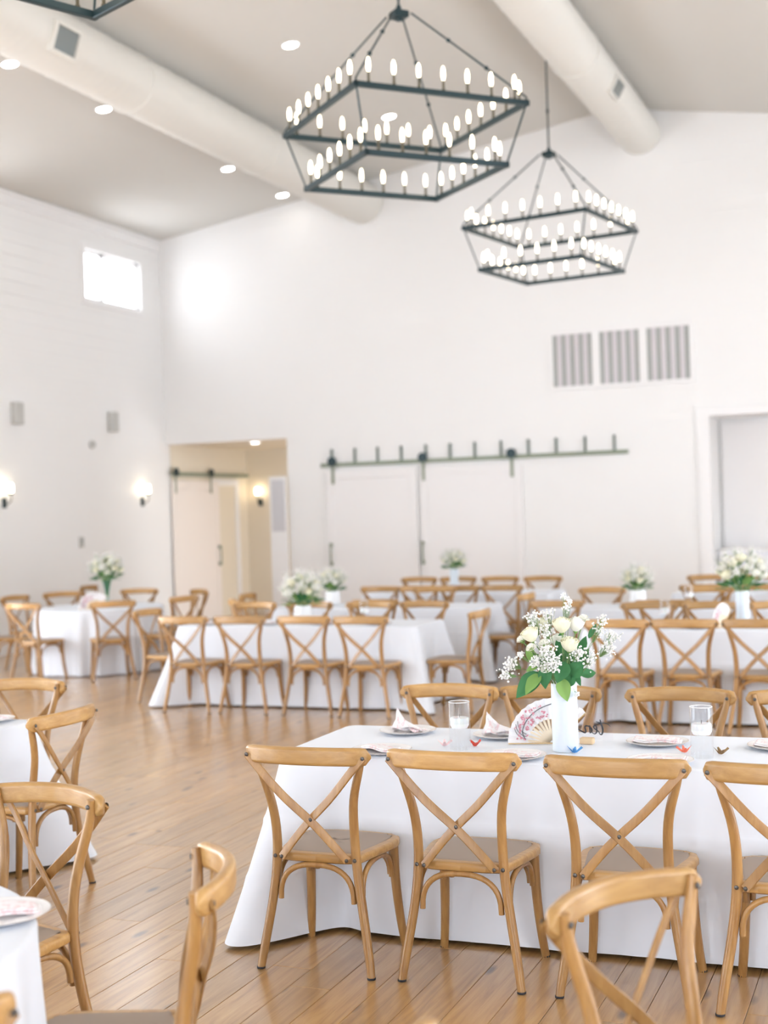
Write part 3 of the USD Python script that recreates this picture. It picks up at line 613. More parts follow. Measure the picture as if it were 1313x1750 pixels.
for (x, y, r), l in zip(((-6.56, 11.2, 0), (-5.97, 11.22, 0), (-5.31, 11.22, 0), (-4.74, 11.2, 0)), ('first from left on near side of the middle left table', 'second from left on near side of the middle left table', 'third from left on near side of the middle left table', 'fourth from left on near side of the middle left table')): chair(x, y, r, l)
for (x, y, r), l in zip(((-6.60, 12.70, 180), (-5.97, 12.72, 180), (-5.29, 12.72, 180), (-4.71, 12.74, 180)), ('facing us, leftmost behind the middle left table', 'facing us, hidden behind the flowers of the middle left table', 'facing us, third from left behind the middle left table', 'facing us, rightmost behind the middle left table')): chair(x, y, r, l)
chair(-7.43, 12.0, -90, 'at the left end of the middle left table')
chair(-3.88, 11.9, 90, 'at the right end of the middle left table, seat in view')
for (x, y, r), l in zip(((-2.36, 10.86, 0), (-1.82, 10.88, 0), (-1.26, 10.88, 0)), ('on near side of the right table, behind the tall bouquet', 'on near side of the right table, whole back in view', 'on near side of the right table at the picture edge')): chair(x, y, r, l)
for (x, y, r), l in zip(((-2.40, 12.43, 180), (-1.84, 12.43, 180), (-1.25, 12.43, 180)), ('facing us, left one behind the right table', 'facing us, second behind the right table', 'facing us behind the right table, at the picture edge')): chair(x, y, r, l)
for x, y, r, l in ((-3.42, 13.05, 0, 'on near side of the far right-centre table, left'), (-2.38, 13.06, 0, 'on near side of the far right-centre table, right'), (-3.36, 14.75, 180, 'facing us behind the far right-centre table'), (-2.20, 14.75, 180, 'facing us at the right end of the far right-centre table')): chair(x, y, r, l)
for x, y, r, l in ((-4.09, 14.2, 90, 'at the right end of the second left-centre table'), (-5.48, 13.37, 0, 'on near side of the second left-centre table'), (-5.55, 15.42, 200, 'turned askew behind the second left-centre table'), (-7.2, 13.5, -55, 'turned askew at the left corner of the second left-centre table'), (-7.55, 14.45, -80, 'at the left end of the second left-centre table')): chair(x, y, r, l)
for x, y, r, l in ((-6.38, 15.75, 0, 'leftmost on near side of the table before the barn doors'), (-5.86, 15.75, 0, 'second on near side of the table before the barn doors'), (-5.34, 15.75, 0, 'third on near side of the table before the barn doors'), (-4.80, 15.75, 0, 'rightmost on near side of the table before the barn doors'), (-6.5, 17.42, 180, 'facing us, leftmost behind the table before the barn doors'), (-5.93, 17.4, 180, 'facing us, second behind the table before the barn doors'), (-5.33, 17.38, 180, 'facing us, third behind the table before the barn doors'), (-4.72, 17.3, 180, 'facing us, rightmost behind the table before the barn doors')): chair(x, y, r, l)
for x, y, r, l in ((-2.36, 15.46, 0, 'on near side of the far right table, left of the bouquet'), (-1.71, 15.48, 0, 'on near side of the far right table, behind the bouquet'), (-2.55, 17.09, 180, 'facing us behind the far right table, left one'), (-1.93, 17.1, 180, 'facing us behind the far right table, right one')): chair(x, y, r, l)
for x, y, l in ((-9.75, 13.17, 'at the far round table, near left'), (-8.79, 13.39, 'at the far round table, near side right, back in view'), (-8.36, 14.18, 'at the far round table, right side'), (-8.83, 15.31, 'at the far round table, far right'), (-9.81, 15.5, 'at the far round table, far side, right of its flowers'), (-10.61, 15.06, 'at the far round table, far side, left of its flowers'), (-10.91, 14.42, 'at the far round table, left side'), (-10.50, 13.56, 'at the far round table, cut by the left picture edge')):
    q = np.array((x + 9.6, y - 14.35)); q = np.array((-9.6, 14.35)) + q / np.linalg.norm(q) * 1.30
    chair(q[0], q[1], math.degrees(math.atan2(-(-9.6 - x), 14.35 - y)), l)
chair(-11.25, 16.6, -80, 'standing alone by the left wall behind the far round table')

# ------------------------------------------------------------------ tables and their cloths
def cloth_rect(L, Wd, seed, h=0.765, flare=0.30):
    rr = random.Random(seed); n = 340; r = 0.04
    poly = sbox(-L / 2, -Wd / 2, L / 2, Wd / 2).buffer(-r).buffer(r, 8).buffer(0.006)
    ext = poly.exterior; s = np.linspace(0, ext.length, n + 1)[:-1]
    P = np.array([ext.interpolate(v).coords[0] for v in s]); P2 = np.array([ext.interpolate((v + 0.002) % ext.length).coords[0] for v in s])
    tg = P2 - P; tg /= np.linalg.norm(tg, axis=1, keepdims=True); N = np.stack([tg[:, 1], -tg[:, 0]], 1)
    if (N * P).sum() < 0: N = -N
    cor = np.array([(a * L / 2, b * Wd / 2) for a in (-1, 1) for b in (-1, 1)])
    dc = np.min(np.linalg.norm(P[:, None] - cor[None], axis=2), axis=1); nearest = cor[np.argmin(np.linalg.norm(P[:, None] - cor[None], axis=2), axis=1)]
    cd = np.where(((nearest[:, 0] < 0) & (nearest[:, 1] < 0))[:, None], (-0.42, -1.12), np.sign(nearest) / math.sqrt(2))
    ang = s / ext.length * 2 * PI
    wave = meshkit.fbm(np.c_[P * 3.2, np.full(n, seed)], 3, seed) - 0.5
    wave2 = meshkit.noise(np.c_[P * 9.0, np.full(n, seed + 0.5)], seed + 9) - 0.5
    rings = []
    rows = np.r_[np.linspace(0, 0.06, 4), np.linspace(0.09, 1, 34)]
    crease = [0.36, 0.68]
    for t in rows:
        o = 0.004 + 0.012 * min(t / 0.06, 1) + 0.004 * t + 0.04 * t ** 1.3 * wave + 0.02 * t * wave2
        for cz in crease: o = o + 0.006 * math.exp(-((t - cz) / 0.014) ** 2)
        fl = flare * t ** 1.15 * np.exp(-(dc / 0.18) ** 4)
        pinch = -0.05 * t * np.exp(-((dc - 0.26) / 0.10) ** 2)
        xy = P + N * (o + pinch)[:, None] + cd * fl[:, None]
        z = h - (h - 0.012 - 0.012 * (wave2 + 0.5)) * t - 0.004 * min(t / 0.06, 1) * 0
        if t < 0.06: xy = P + N * (0.016 * math.sqrt(t / 0.06)); z = np.full(n, h - 0.02 * (t / 0.06) ** 2)
        rings.append(np.c_[xy, np.broadcast_to(z, n)])
    top = [np.c_[P * f, np.full(n, h + 0.0004)] for f in (0.5, 0.9, 0.985)]
    m = loft(top + rings, cap=False)
    V = np.vstack([m.vertices, (0, 0, h)]); F = np.vstack([m.faces, [(len(V) - 1, (j + 1) % n, j) for j in range(n)]])
    m = trimesh.Trimesh(V, F, process=False)
    if m.face_normals[-1][2] < 0: m.invert()
    return m
def cloth_round(R, seed, h=0.765, folds=18):
    n = 288; t = np.arange(n) * 2 * PI / n; rings = []
    cs, sn = np.cos(t), np.sin(t)
    ph = t + 0.10 * (meshkit.noise(np.c_[cs * 2, sn * 2, np.full(n, seed)], seed) - 0.5) * 6
    w = np.cos(folds * ph); amp = 0.6 + 0.8 * meshkit.noise(np.c_[cs * 3, sn * 3, np.full(n, seed + 3)], seed + 3)
    for f in (0.5, 0.9, 0.985): rings.append(np.c_[R * f * cs, R * f * sn, np.full(n, h)])
    for q in np.r_[np.linspace(0, 0.05, 4), np.linspace(0.08, 1, 28)]:
        if q <= 0.05: r = R + 0.018 * math.sqrt(q / 0.05) * np.ones(n); z = h - 0.022 * (q / 0.05) ** 2
        else: r = R + 0.018 + 0.03 * q + 0.034 * q ** 0.9 * w * amp; z = h - (h - 0.012) * q
        rings.append(np.c_[r * cs, r * sn, np.full(n, z)])
    m = loft(rings, cap=False); V = np.vstack([m.vertices, (0, 0, h)]); F = np.vstack([m.faces, [(len(V) - 1, (j + 1) % n, j) for j in range(n)]])
    m = trimesh.Trimesh(V, F, process=False)
    if m.face_normals[-1][2] < 0: m.invert()
    return m
def make_rect_table():
    t = thing('banquet_table', label='', cat='table')
    obj('tabletop', rbox(-1.215, 1.215, -0.375, 0.375, 0.725, 0.757, 0.006), M_TABLE, t, smooth=False)
    for s in (-1, 1):
        for u in (-1, 1): obj('leg', tube([(s * 0.85, u * 0.25, 0), (s * 0.85, u * 0.25, 0.725)], 0.014, 8), M_TABLE, t)
    return t
def make_round_table():
    t = thing('round_banquet_table', label='', cat='table')
    obj('tabletop', lathe([(0, 0.725), (0.755, 0.725), (0.758, 0.74), (0.755, 0.757), (0, 0.757)], 64), M_TABLE, t, smooth=False)
    for s in (-1, 1):
        for u in (-1, 1): obj('leg', tube([(s * 0.35, u * 0.35, 0), (s * 0.35, u * 0.35, 0.725)], 0.014, 8), M_TABLE, t)
    return t
RT, RO = make_rect_table(), make_round_table()
CL1 = obj('rectangular_tablecloth', cloth_rect(2.44, 0.76, 3), M_CLOTH, smooth=60)
CL2 = obj('round_tablecloth', cloth_round(0.76, 5), M_CLOTH, smooth=60)
def table(x, y, where, first_rot=0):
    place(RT, FIRST, (x, y, 0), (0, 0, first_rot), label='long folding banquet table hidden under the white cloth ' + where, cat='table')
    place(CL1, FIRST, (x, y, 0), (0, 0, first_rot), label='floor length white linen cloth over the long table ' + where, cat='tablecloth')
def rtable(x, y, rot, where):
    place(RO, FIRST, (x, y, 0), (0, 0, rot), label='round folding table hidden under the white cloth ' + where, cat='table')
    place(CL2, FIRST, (x, y, 0), (0, 0, rot), label='floor length white linen cloth over the round table ' + where, cat='tablecloth')
table(-1.43, 5.72, 'at front right')
table(-5.64, 5.57, 'at the left picture edge')
table(-5.55, 11.84, 'at middle left', 180)
table(-1.48, 11.53, 'at middle right')
table(-5.65, 14.06, 'second at left of centre', 180)
table(-2.45, 13.80, 'right of centre further back')
table(-5.52, 16.40, 'in front of the barn doors')
table(-1.52, 16.05, 'far right before the recess', 180)
rtable(-2.83, 2.50, 0, 'in the bottom left corner')
rtable(0.45, 2.55, 40, 'at the bottom right corner')
rtable(-9.43, 14.09, 75, 'far left with eight chairs')

# ------------------------------------------------------------------ table settings
ZT = 0.7665
def make_plate():
    p = thing('dinner_plate', label='', cat='plate')
    n, prof = 48, [(0, 0.004), (0.055, 0.004), (0.075, 0.006), (0.12, 0.014), (0.130, 0.018), (0.131, 0.0165), (0.12, 0.011), (0.075, 0.001), (0.05, 0), (0, 0)]
    obj('plate', lathe(prof, n), M_CHINA, p)
    obj('plate_rim', lathe([(0.128, 0.0165), (0.1325, 0.0180), (0.1335, 0.0172), (0.128, 0.0155), (0.128, 0.0165)], n), plain('silver_rim', srgb(210, 200, 190), 0.3, 0.5), p)
    return p
def make_napkin(kind):
    rr = np.random.RandomState(4 + kind)
    if kind == 0:                # folded flat
        u, v = np.meshgrid(np.linspace(-1, 1, 17), np.linspace(-1, 1, 9), indexing='ij')
        parts_ = []
        for k in range(2):
            q = rbox(-0.105 + 0.008 * k, 0.105 - 0.012 * k, -0.042 + 0.006 * k, 0.042 - 0.002 * k, 0.008 + 0.007 * k, 0.015 + 0.007 * k, 0.003)
            for _ in range(3): q = q.subdivide()
            q.vertices[:, 2] += 0.004 * np.sin(q.vertices[:, 0] * 40 + 0.6) + 0.003 * np.sin(q.vertices[:, 1] * 60 + q.vertices[:, 0] * 15)
            parts_.append(q)
        m = trimesh.util.concatenate(parts_)
    else:                        # folded to a standing point
        u, v = np.meshgrid(np.linspace(-1, 1, 21), np.linspace(0, 1, 13), indexing='ij')
        wd = 0.10 * (1 - v) + 0.006
        P = np.stack([u * wd + 0.01 - 0.085 * v, -0.02 + 0.012 * np.cos(u * 7) * (1 - v) + 0.03 * v, 0.012 + 0.095 * v * (1 - 0.55 * np.abs(u)) + 0.006 * np.sin(u * 9)], -1)
        top = sheet(P); bot = sheet(P + (0, 0.008, -0.004)); bot.invert()
        Q = np.stack([0.02 + u * 0.10, 0.01 + (v - 0.5) * 0.07, 0.010 + 0.014 * (1 - u ** 2) * (1 - v) + 0.004 * np.sin(4 * u + 6 * v)], -1)
        q2 = sheet(Q - (0, 0, 0.004)); q2.invert()
        m = trimesh.util.concatenate([top, bot, sheet(Q), q2])
    return obj('folded_napkin', m, M_NAPKIN, smooth=40)
PLATE, NAP0, NAP1 = make_plate(), make_napkin(0), make_napkin(1)
def setting(x, y, rot, nap, where):
    place(PLATE, FIRST, (x, y, ZT), (0, 0, rot), label='white china plate ' + where, cat='plate')
    place(NAP1 if nap else NAP0, FIRST, (x, y, ZT + 0.006), (0, 0, rot), label=('pointed blush napkin on the plate ' if nap else 'flat blush napkin on the plate ') + where, cat='napkin')
setting(-2.29, 5.93, 180 + 160, 1, 'at far left of the front table')
setting(-1.82, 5.90, 0, 1, 'left of the fan on the front table')
setting(-1.11, 5.85, 5, 0, 'left of the right candle on the front table')
setting(-0.60, 5.85, 0, 0, 'at the right picture edge of the front table')
setting(-2.22, 5.42, 150, 0, 'behind the first chair of the front table')
setting(-1.62, 5.41, 170, 0, 'behind the second chair of the front table')
setting(-1.02, 5.42, 180, 0, 'behind the third chair of the front table')
setting(-2.30, 2.93, 40, 0, 'on the round table at bottom left')
for x in (-6.5, -5.9, -5.3, -4.75): setting(x, 11.62, 180, 0, 'before near chair %s of the middle left table' % {-6.5: 'one', -5.9: 'two', -5.3: 'three', -4.75: 'four'}[x])
for x, nme in ((-2.3, 'left'), (-1.8, 'second')): setting(x, 11.34, 180, 0, 'by the %s near chair of the middle right table' % nme)
setting(-4.62, 5.85, 0, 0, 'on the table at the left picture edge')

def make_candle():
    c = thing('floating_candle_glass', label='', cat='candle')
    r, h = 0.046, 0.205
    obj('glass_cylinder', lathe([(0, 0), (r, 0), (r, h), (r - 0.0015, h + 0.001), (r - 0.003, h), (r - 0.003, 0.112)], 40), M_GLASS, c, smooth=40)
    obj('rim', moved(trimesh.creation.torus(r - 0.0015, 0.0016, major_sections=40, minor_sections=6), (0, 0, h)), M_CHINA, c)
    obj('water', lathe([(r - 0.003, 0.1135), (r - 0.006, 0.1122), (0.02, 0.112), (0, 0.112)], 40), M_WATER, c, smooth=40)
    k = obj('candle', lathe([(0, 0.092), (0.034, 0.092), (0.0405, 0.105), (0.0405, 0.134), (0.038, 0.137), (0.01, 0.136), (0, 0.136)], 36), M_WAX, c, smooth=40)
    obj('wick', tube([(0, 0, 0.134), (0.001, 0, 0.150)], 0.0012, 6, (0, 1, 0)), M_INK, k)
    return c
CANDLE = make_candle()
for x, y, l in ((-1.91, 5.57, 'left one on the front table'), (-0.88, 5.59, 'right one on the front table'), (-2.12, 11.7, 'on the middle right table'), (-5.0, 11.9, 'on the middle left table'), (-2.25, 13.75, 'on the far right-centre table')):
    place(CANDLE, FIRST, (x, y, ZT), label='glass cylinder with a floating white candle, ' + l, cat='candle')

# folding fan: stands open, facing the near side
def make_fan():
    f = thing('folding_fan', label='', cat='fan')
    R, r0, n = 0.195, 0.105, 26
    a0, a1 = math.radians(180), math.radians(42)
    def at(r, k, d): a = a0 + (a1 - a0) * k / n; return np.array([r * math.cos(a), d, r * math.sin(a) + 0.004])
    P = np.array([[at(r * (1 + (0.012 if (k % 2) else 0) * (r > 0.19)), k, (0.004 if k % 2 else -0.004) * r / R) for r in (r0, 0.15, R)] for k in range(n + 1)])
    a = sheet(P); b = sheet(P + (0, 0.0008, 0)); b.invert()
    obj('fan_leaf', [a, b], M_PAPER, f, smooth=False)
    for k in range(1, n, 2):
        obj('fan_rib', sweep(np.array([at(0.012, k, 0.002), at(r0 + 0.004, k, 0.002)]), np.array([(-0.0012, -0.0045), (0.0012, -0.0045), (0.0012, 0.0055), (-0.0012, 0.0055)]), at(0.1, k + 6, 0)), M_BAMBOO, f, smooth=False)
    for k in (0, n): obj('fan_guard', sweep(np.array([at(0.0, k, -0.004), at(R, k, -0.004)]), np.array([(-0.002, -0.006), (0.002, -0.006), (0.002, 0.006), (-0.002, 0.006)]), (0, 1, 0.01)), M_GUARD, f, smooth=False)
    # printed branch and blossoms
    rr = random.Random(3)
    br = spline([at(0.118, 1.5, -0.0065), at(0.14, 4, -0.0065), at(0.150, 8, -0.0065), at(0.158, 12, -0.0065), at(0.165, 15, -0.0065), at(0.185, 19, -0.0065)], 40)
    obj('printed_branch', [sweep(br, circ(5, 0.0018, 0.0006), (0, 1, 0.01))] + [sweep(spline([at(0.12, 1.5 + i, -0.0065), at(0.16, 2.5 + i, -0.0065), at(0.18, 4 + i, -0.0065)], 10), circ(4, 0.0012, 0.0005), (0, 1, 0.01)) for i in (0.3, 1.2, 2.2)], M_INK, f)
    bl = []
    for _ in range(46):
        k, r = rr.uniform(0.8, 15), rr.uniform(0.115, 0.185); c = at(r, k, -0.0068)
        for j in range(rr.choice((1, 3, 4))):
            d = trimesh.creation.cylinder(rr.uniform(0.0022, 0.004), 0.0006, sections=8); d.apply_transform(trimesh.transformations.rotation_matrix(PI / 2, (1, 0, 0)))
            bl.append(moved(d, c + (rr.uniform(-.005, .005), 0, rr.uniform(-.005, .005))))
    obj('printed_blossoms', bl, M_PINKINK, f, kind='stuff')
    return f
FAN = make_fan()
place(FAN, FIRST, (-1.55, 5.77, ZT), (0, 0, 14), label='open white folding fan with pink blossoms beside the vase on the front table', cat='fan')
place(FAN, FIRST, (-1.60, 11.45, ZT), (0, 0, 72), label='open blossom fan leaning by the bouquet on the middle right table', cat='fan')
place(FAN, FIRST, (-9.20, 13.66, ZT), (0, 0, 35), label='open pale fan on the far round table', cat='fan')

# acrylic table number, its lettering faces the far side
s = thing('table_number_sign', (-1.405, 5.80, ZT), (0, 0, 176), label='clear acrylic table number on a wood block, lettering seen from behind', cat='sign')
obj('wood_block', rbox(-0.03, 0.03, -0.018, 0.018, 0, 0.028), M_BLOCK, s, smooth=False)
obj('acrylic_sheet', rbox(-0.115, 0.085, -0.0015, 0.0015, 0.02, 0.135, 0.0005), M_ACRYLIC, s, smooth=False)
def pen(pts, w=0.0026, n=30):
    p = spline([(x, -0.002, z) for x, z in pts], n); k = np.sin(np.linspace(0.25, PI - 0.25, n)) * 0.9 + 0.35
    return sweep(p, np.c_[circ(6, w)[:, 0], circ(6, w)[:, 1] * 0.3], (0, 1, 0.02), [(v, 1) for v in k])
# reading from the far side: T e n
obj('lettering', [pen([(-0.105, 0.078), (-0.085, 0.092), (-0.065, 0.094), (-0.04, 0.100)], 0.0018), pen([(-0.060, 0.108), (-0.066, 0.085), (-0.070, 0.055), (-0.064, 0.043), (-0.054, 0.050)], 0.0036),
    pen([(-0.054, 0.050), (-0.036, 0.066), (-0.030, 0.076), (-0.038, 0.081), (-0.044, 0.066), (-0.038, 0.046), (-0.022, 0.050)], 0.0026),
    pen([(-0.022, 0.050), (-0.012, 0.078), (-0.014, 0.046)], 0.0028), pen([(-0.014, 0.048), (-0.002, 0.078), (0.008, 0.076), (0.006, 0.050), (0.022, 0.052), (0.045, 0.07)], 0.0028)], M_INK, s)

# origami cranes
def crane(loc, rot, colour, where, k=1.0):
    V = np.array([(0, 0, 0.018), (0.012, 0, 0.004), (-0.012, 0, 0.004), (0, 0.006, 0.002), (0, -0.006, 0.002), (0.004, 0.038, 0.030), (-0.004, 0.038, 0.028), (0.004, -0.038, 0.030), (-0.004, -0.038, 0.028),
                  (0.034, 0, 0.034), (0.042, 0, 0.026), (-0.036, 0, 0.036)]) * k
    c = thing('paper_crane', loc, (0, 0, rot), label='tiny %s folded paper crane %s' % (colour, where), cat='origami crane')
    m = M_CRANE[colour]
    def fold(*idx, up=0.0012):                   # a folded flap: the hull of its corners and of the same corners a paper's thickness up
        P = V[list(idx)]; return trimesh.convex.convex_hull(np.vstack([P, P + (0, 0, up)]))
    obj('body', fold(0, 1, 2, 3, 4), m, c, smooth=False)
    obj('wing', fold(0, 1, 2, 5, 6), m, c, smooth=False); obj('wing', fold(0, 1, 2, 7, 8), m, c, smooth=False)
    obj('neck', fold(1, 3, 4, 9, 10), m, c, smooth=False); obj('tail', fold(2, 3, 4, 11), m, c, smooth=False)
for x, y, r, col, w in ((-2.0, 5.62, 20, 'pink', 'left of the left candle'), (-1.865, 5.64, 60, 'red', 'right of the left candle'), (-1.405, 5.57, 10, 'blue', 'at the foot of the vase'), (-0.965, 5.67, 200, 'orange', 'left of the right candle'), (-0.815, 5.66, 30, 'brown', 'right of the right candle'), (-2.0, 11.45, 0, 'orange', 'on the middle right table')):
    crane((x, y, ZT), r, col, w, 0.85 if y < 8 else 1.3)

# ------------------------------------------------------------------ vases and bouquets
def vase_cyl():
    v = thing('cylinder_vase', label='', cat='vase')
    obj('vase_body', lathe([(0, 0), (0.053, 0), (0.055, 0.004), (0.055, 0.286), (0.0535, 0.288), (0.052, 0.286), (0.052, 0.008), (0, 0.008)], 48), M_VASE, v, smooth=40)
    return v
def vase_pot():
    v = thing('white_flower_pot', label='', cat='vase')
    n, k = 48, []
    for r, z in ((0.055, 0), (0.075, 0.01), (0.085, 0.06), (0.082, 0.12), (0.078, 0.165), (0.072, 0.165), (0.074, 0.12)):
        t = np.arange(n) * 2 * PI / n; q = r * (1 + 0.025 * np.cos(16 * t) * (0.01 < z < 0.16)); k.append(np.c_[q * np.cos(t), q * np.sin(t), np.full(n, z)])
    obj('pot_body', loft(k), M_POT, v, smooth=50)
    return v
def vase_trumpet():
    v = thing('trumpet_vase', label='', cat='vase')
    obj('vase_body', lathe([(0, 0), (0.055, 0), (0.058, 0.008), (0.02, 0.03), (0.018, 0.08), (0.026, 0.18), (0.05, 0.29), (0.066, 0.32), (0.062, 0.318), (0.046, 0.288), (0.02, 0.16), (0.0, 0.15)], 32), M_TEAL, v, smooth=50)
    return v
def rose_mesh(rr, R=0.03, layers=5, open_=1.0):
    out = []
    for L in range(layers):
        f = (L + 0.6) / layers; n = 3 + L; r = R * (0.18 + 0.82 * f); hgt = R * (1.75 - 0.30 * f); w = 2.6 / n + 0.5; o = open_ * f ** 2
        for j in range(n):
            p0 = 2 * PI * (j + 0.5 * (L % 2)) / n + rr.uniform(-.2, .2)
            u, v = np.meshgrid(np.linspace(-1, 1, 7), np.linspace(0, 1, 6), indexing='ij')
            rad = r * (0.20 + 0.80 * np.sin(np.clip(v * (0.80 + 0.05 * L) + 0.04, 0, 1) * PI * (0.72 - 0.16 * o)) ** 0.75) * (1 + 0.22 * o * v ** 4); rad = rad * (1 - 0.06 * u ** 2 * v)
            z = hgt * (v * (1 - 0.10 * u ** 2)) - R * 0.25 * o * v ** 5; th = p0 + u * w * (0.45 + 0.55 * np.sin(np.clip(v * 1.15, 0, 1) * PI / 2))
            rad = rad + 0.0016 * np.sin(u * 6 + j) * v
            out.append(sheet(np.stack([rad * np.cos(th), rad * np.sin(th), z], -1)))
    return trimesh.util.concatenate(out)
def carnation_mesh(rr, R=0.026):
    out = []
    for L in range(5):
        n = 5 + L; a = 0.15 + 1.15 * L / 4
        for j in range(n):
            p0 = 2 * PI * j / n + rr.uniform(-.3, .3)
            u, v = np.meshgrid(np.linspace(-1, 1, 9), np.linspace(0, 1, 4), indexing='ij')
            d = R * (0.3 + 0.8 * v) * (1 + 0.08 * np.sin(u * 14 + j) * v); th = p0 + u * 0.42 * v
            out.append(sheet(np.stack([d * math.sin(a) * np.cos(th), d * math.sin(a) * np.sin(th), d * math.cos(a) + 0.002 * np.sin(u * 12) * v], -1)))
    return trimesh.util.concatenate(out)
def leaf_mesh(L=0.08, wd=0.5, droop=0.25, fold=0.18):
    u, v = np.meshgrid(np.linspace(-1, 1, 7), np.linspace(0, 1, 11), indexing='ij')
    w = L * wd * np.sin(PI * v ** 0.75) ** 0.9 * 0.5 + 0.0008
    P = np.stack([u * w, v * L, fold * np.abs(u) * w * 1.2 - droop * L * v ** 2 + 0.012 * L * np.sin(v * 18) * np.abs(u)], -1)
    return sheet(P)
def aim(d, roll=0.0):
    """rotation taking +z to d"""
    d = np.asarray(d, float) / np.linalg.norm(d); Mx = trimesh.geometry.align_vectors((0, 0, 1), d)
    return Mx @ trimesh.transformations.rotation_matrix(roll, (0, 0, 1))
def leaf_at(p, d, L, roll, droop):
    m = leaf_mesh(L, 0.56, droop); d = np.asarray(d, float); d /= np.linalg.norm(d)
    side = np.cross(d, (0, 0, 1)); side /= np.linalg.norm(side) + 1e-9; up = np.cross(side, d)
    c, s_ = math.cos(roll), math.sin(roll); x_ = c * side + s_ * up; z_ = np.cross(x_, d)
    Mx = np.eye(4); Mx[:3, 0], Mx[:3, 1], Mx[:3, 2], Mx[:3, 3] = x_, d, z_, p; m.apply_transform(Mx); return m
ICO = trimesh.creation.icosphere(1, 1.0)
def bouquet(seed, roses, sprays, leaves, top=0.0, rose_R=0.029):
    """roses: (x, y, z, size, kind); sprays: (x, y, z, spread, count); leaves: (x, y, z, length, droop, pale). z = 0 is the mouth of the vase"""
    rr = random.Random(seed); b = thing('flower_bouquet', label='', cat='flowers'); root = np.array((0, 0, -0.06))
    stems = []
    for x, y, z, sz, kd in roses:
        p = np.array((x, y, z)); d = p - root; d[2] = max(d[2], 0.02); d = d / np.linalg.norm(d)
        d = d + np.array((0, -0.15, 0.45)); d /= np.linalg.norm(d)
        m = rose_mesh(rr, rose_R * sz * 1.12, 6, 0.8) if kd == 0 else carnation_mesh(rr, rose_R * sz)
        m.apply_transform(aim(d, rr.uniform(0, 6))); m.apply_translation(p - d * rose_R * sz * 0.8)
        f = obj('rose' if kd == 0 else 'carnation', m, (M_ROSE if rr.random() < 0.55 else M_ROSE2) if kd == 0 else M_ROSE2, b, smooth=60)
        cal = moved(lathe([(0, -0.012), (0.006, -0.008), (0.011, 0.0), (0.010, 0.006), (0, 0.006)], 8)); cal.apply_transform(aim(d)); cal.apply_translation(p - d * rose_R * sz * 0.85)
        obj('calyx', cal, M_LEAF2, f)
        stems.append(tube(spline([root + (x * 0.1, y * 0.1, -0.10), root + (x * 0.25, y * 0.25, 0.05), (p - d * 0.03) * 0.75 + (0, 0, 0.0), p - d * rose_R * sz], 10), 0.0026, 6))
    obj('stems', stems, M_STEM, b)
    dots, twigs = [], []
    for x, y, z, sp, n in sprays:
        c = np.array((x, y, z)); st = root + (x * 0.25, y * 0.25, 0.06); hub = st + (c - st) * 0.72
        twigs.append(tube(spline([st, st + (hub - st) * 0.5 + (0, 0, 0.01), hub], 8), 0.0011, 4))
        for _ in range(int(n * 1.5)):
            v = np.array([rr.gauss(0, 1), rr.gauss(0, 1), rr.gauss(0, 1)]); p = c + v * sp * np.array((0.55, 0.5, 0.6))
            q = ICO.copy(); q.apply_scale(rr.uniform(0.0028, 0.0054)); q.apply_translation(p); dots.append(q)
            if rr.random() < 0.5: twigs.append(tube([hub + (p - hub) * 0.1, p], 0.0006, 3))
    obj('gypsophila_blossom', dots, M_BREATH, b, smooth=True, kind='stuff'); obj('gypsophila_twig', twigs, M_STEM, b, smooth=False, kind='stuff')
    for lf in leaves:
        if len(lf) == 4:                        # base, tip, width, pale: a leaf that shows its face to the near side
            a_, t_, wd_, pale = lf; a_, t_ = np.array(a_, float), np.array(t_, float); d = t_ - a_; L = np.linalg.norm(d); d /= L
            nrm = np.array((rr.uniform(-0.3, 0.3), -1.0, 0.45)); x_ = np.cross(d, nrm); x_ /= np.linalg.norm(x_); z_ = np.cross(x_, d)
            m = leaf_mesh(L, wd_ / L, 0.10, 0.25); Mx = np.eye(4); Mx[:3, 0], Mx[:3, 1], Mx[:3, 2], Mx[:3, 3] = x_, d, z_, a_; m.apply_transform(Mx)
            obj('leaf', m, M_LEAF2 if pale else M_LEAF, b, smooth=60); continue
        x, y, z, L, dr, pale = lf
        p = np.array((x, y, z)); d = p - (root + (0, 0, 0.04)); d = d / np.linalg.norm(d)
        obj('leaf', leaf_at(p - d * L * 0.5, d, L, rr.uniform(-0.5, 0.5), dr), M_LEAF2 if pale else M_LEAF, b, smooth=60)
    return b
V1 = vase_cyl(); FIRST[V1.GetPath()] = True; xf(V1, (-1.455, 5.62, ZT)); tag(V1, label='tall frosted white cylinder vase on the front table', cat='vase')
k = 1 / 402.0
def bq(px, py, d=0.0): return ((px - 962) * k * 0.93 + 0.37 * d * 0, (px - 962) * k * 0.37 + d, (1168 - py) * k)
main_roses = [bq(915, 1084, -0.06) + (1.15, 0), bq(967, 1070, -0.05) + (1.2, 0), bq(989, 1070, -0.03) + (1.1, 0), bq(982, 1102, -0.08) + (1.15, 0), bq(944, 1134, -0.10) + (1.0, 1), bq(938, 1094, -0.07) + (0.95, 1),
              bq(917, 1100, -0.09) + (0.8, 1), bq(893, 1088, -0.02) + (0.8, 1), bq(1000, 1056, 0.0) + (0.9, 1), bq(950, 1100, 0.06) + (1.1, 0), bq(925, 1070, 0.05) + (1.0, 0), bq(975, 1120, 0.07) + (1.0, 0), bq(930, 1118, -0.04) + (0.7, 1)]
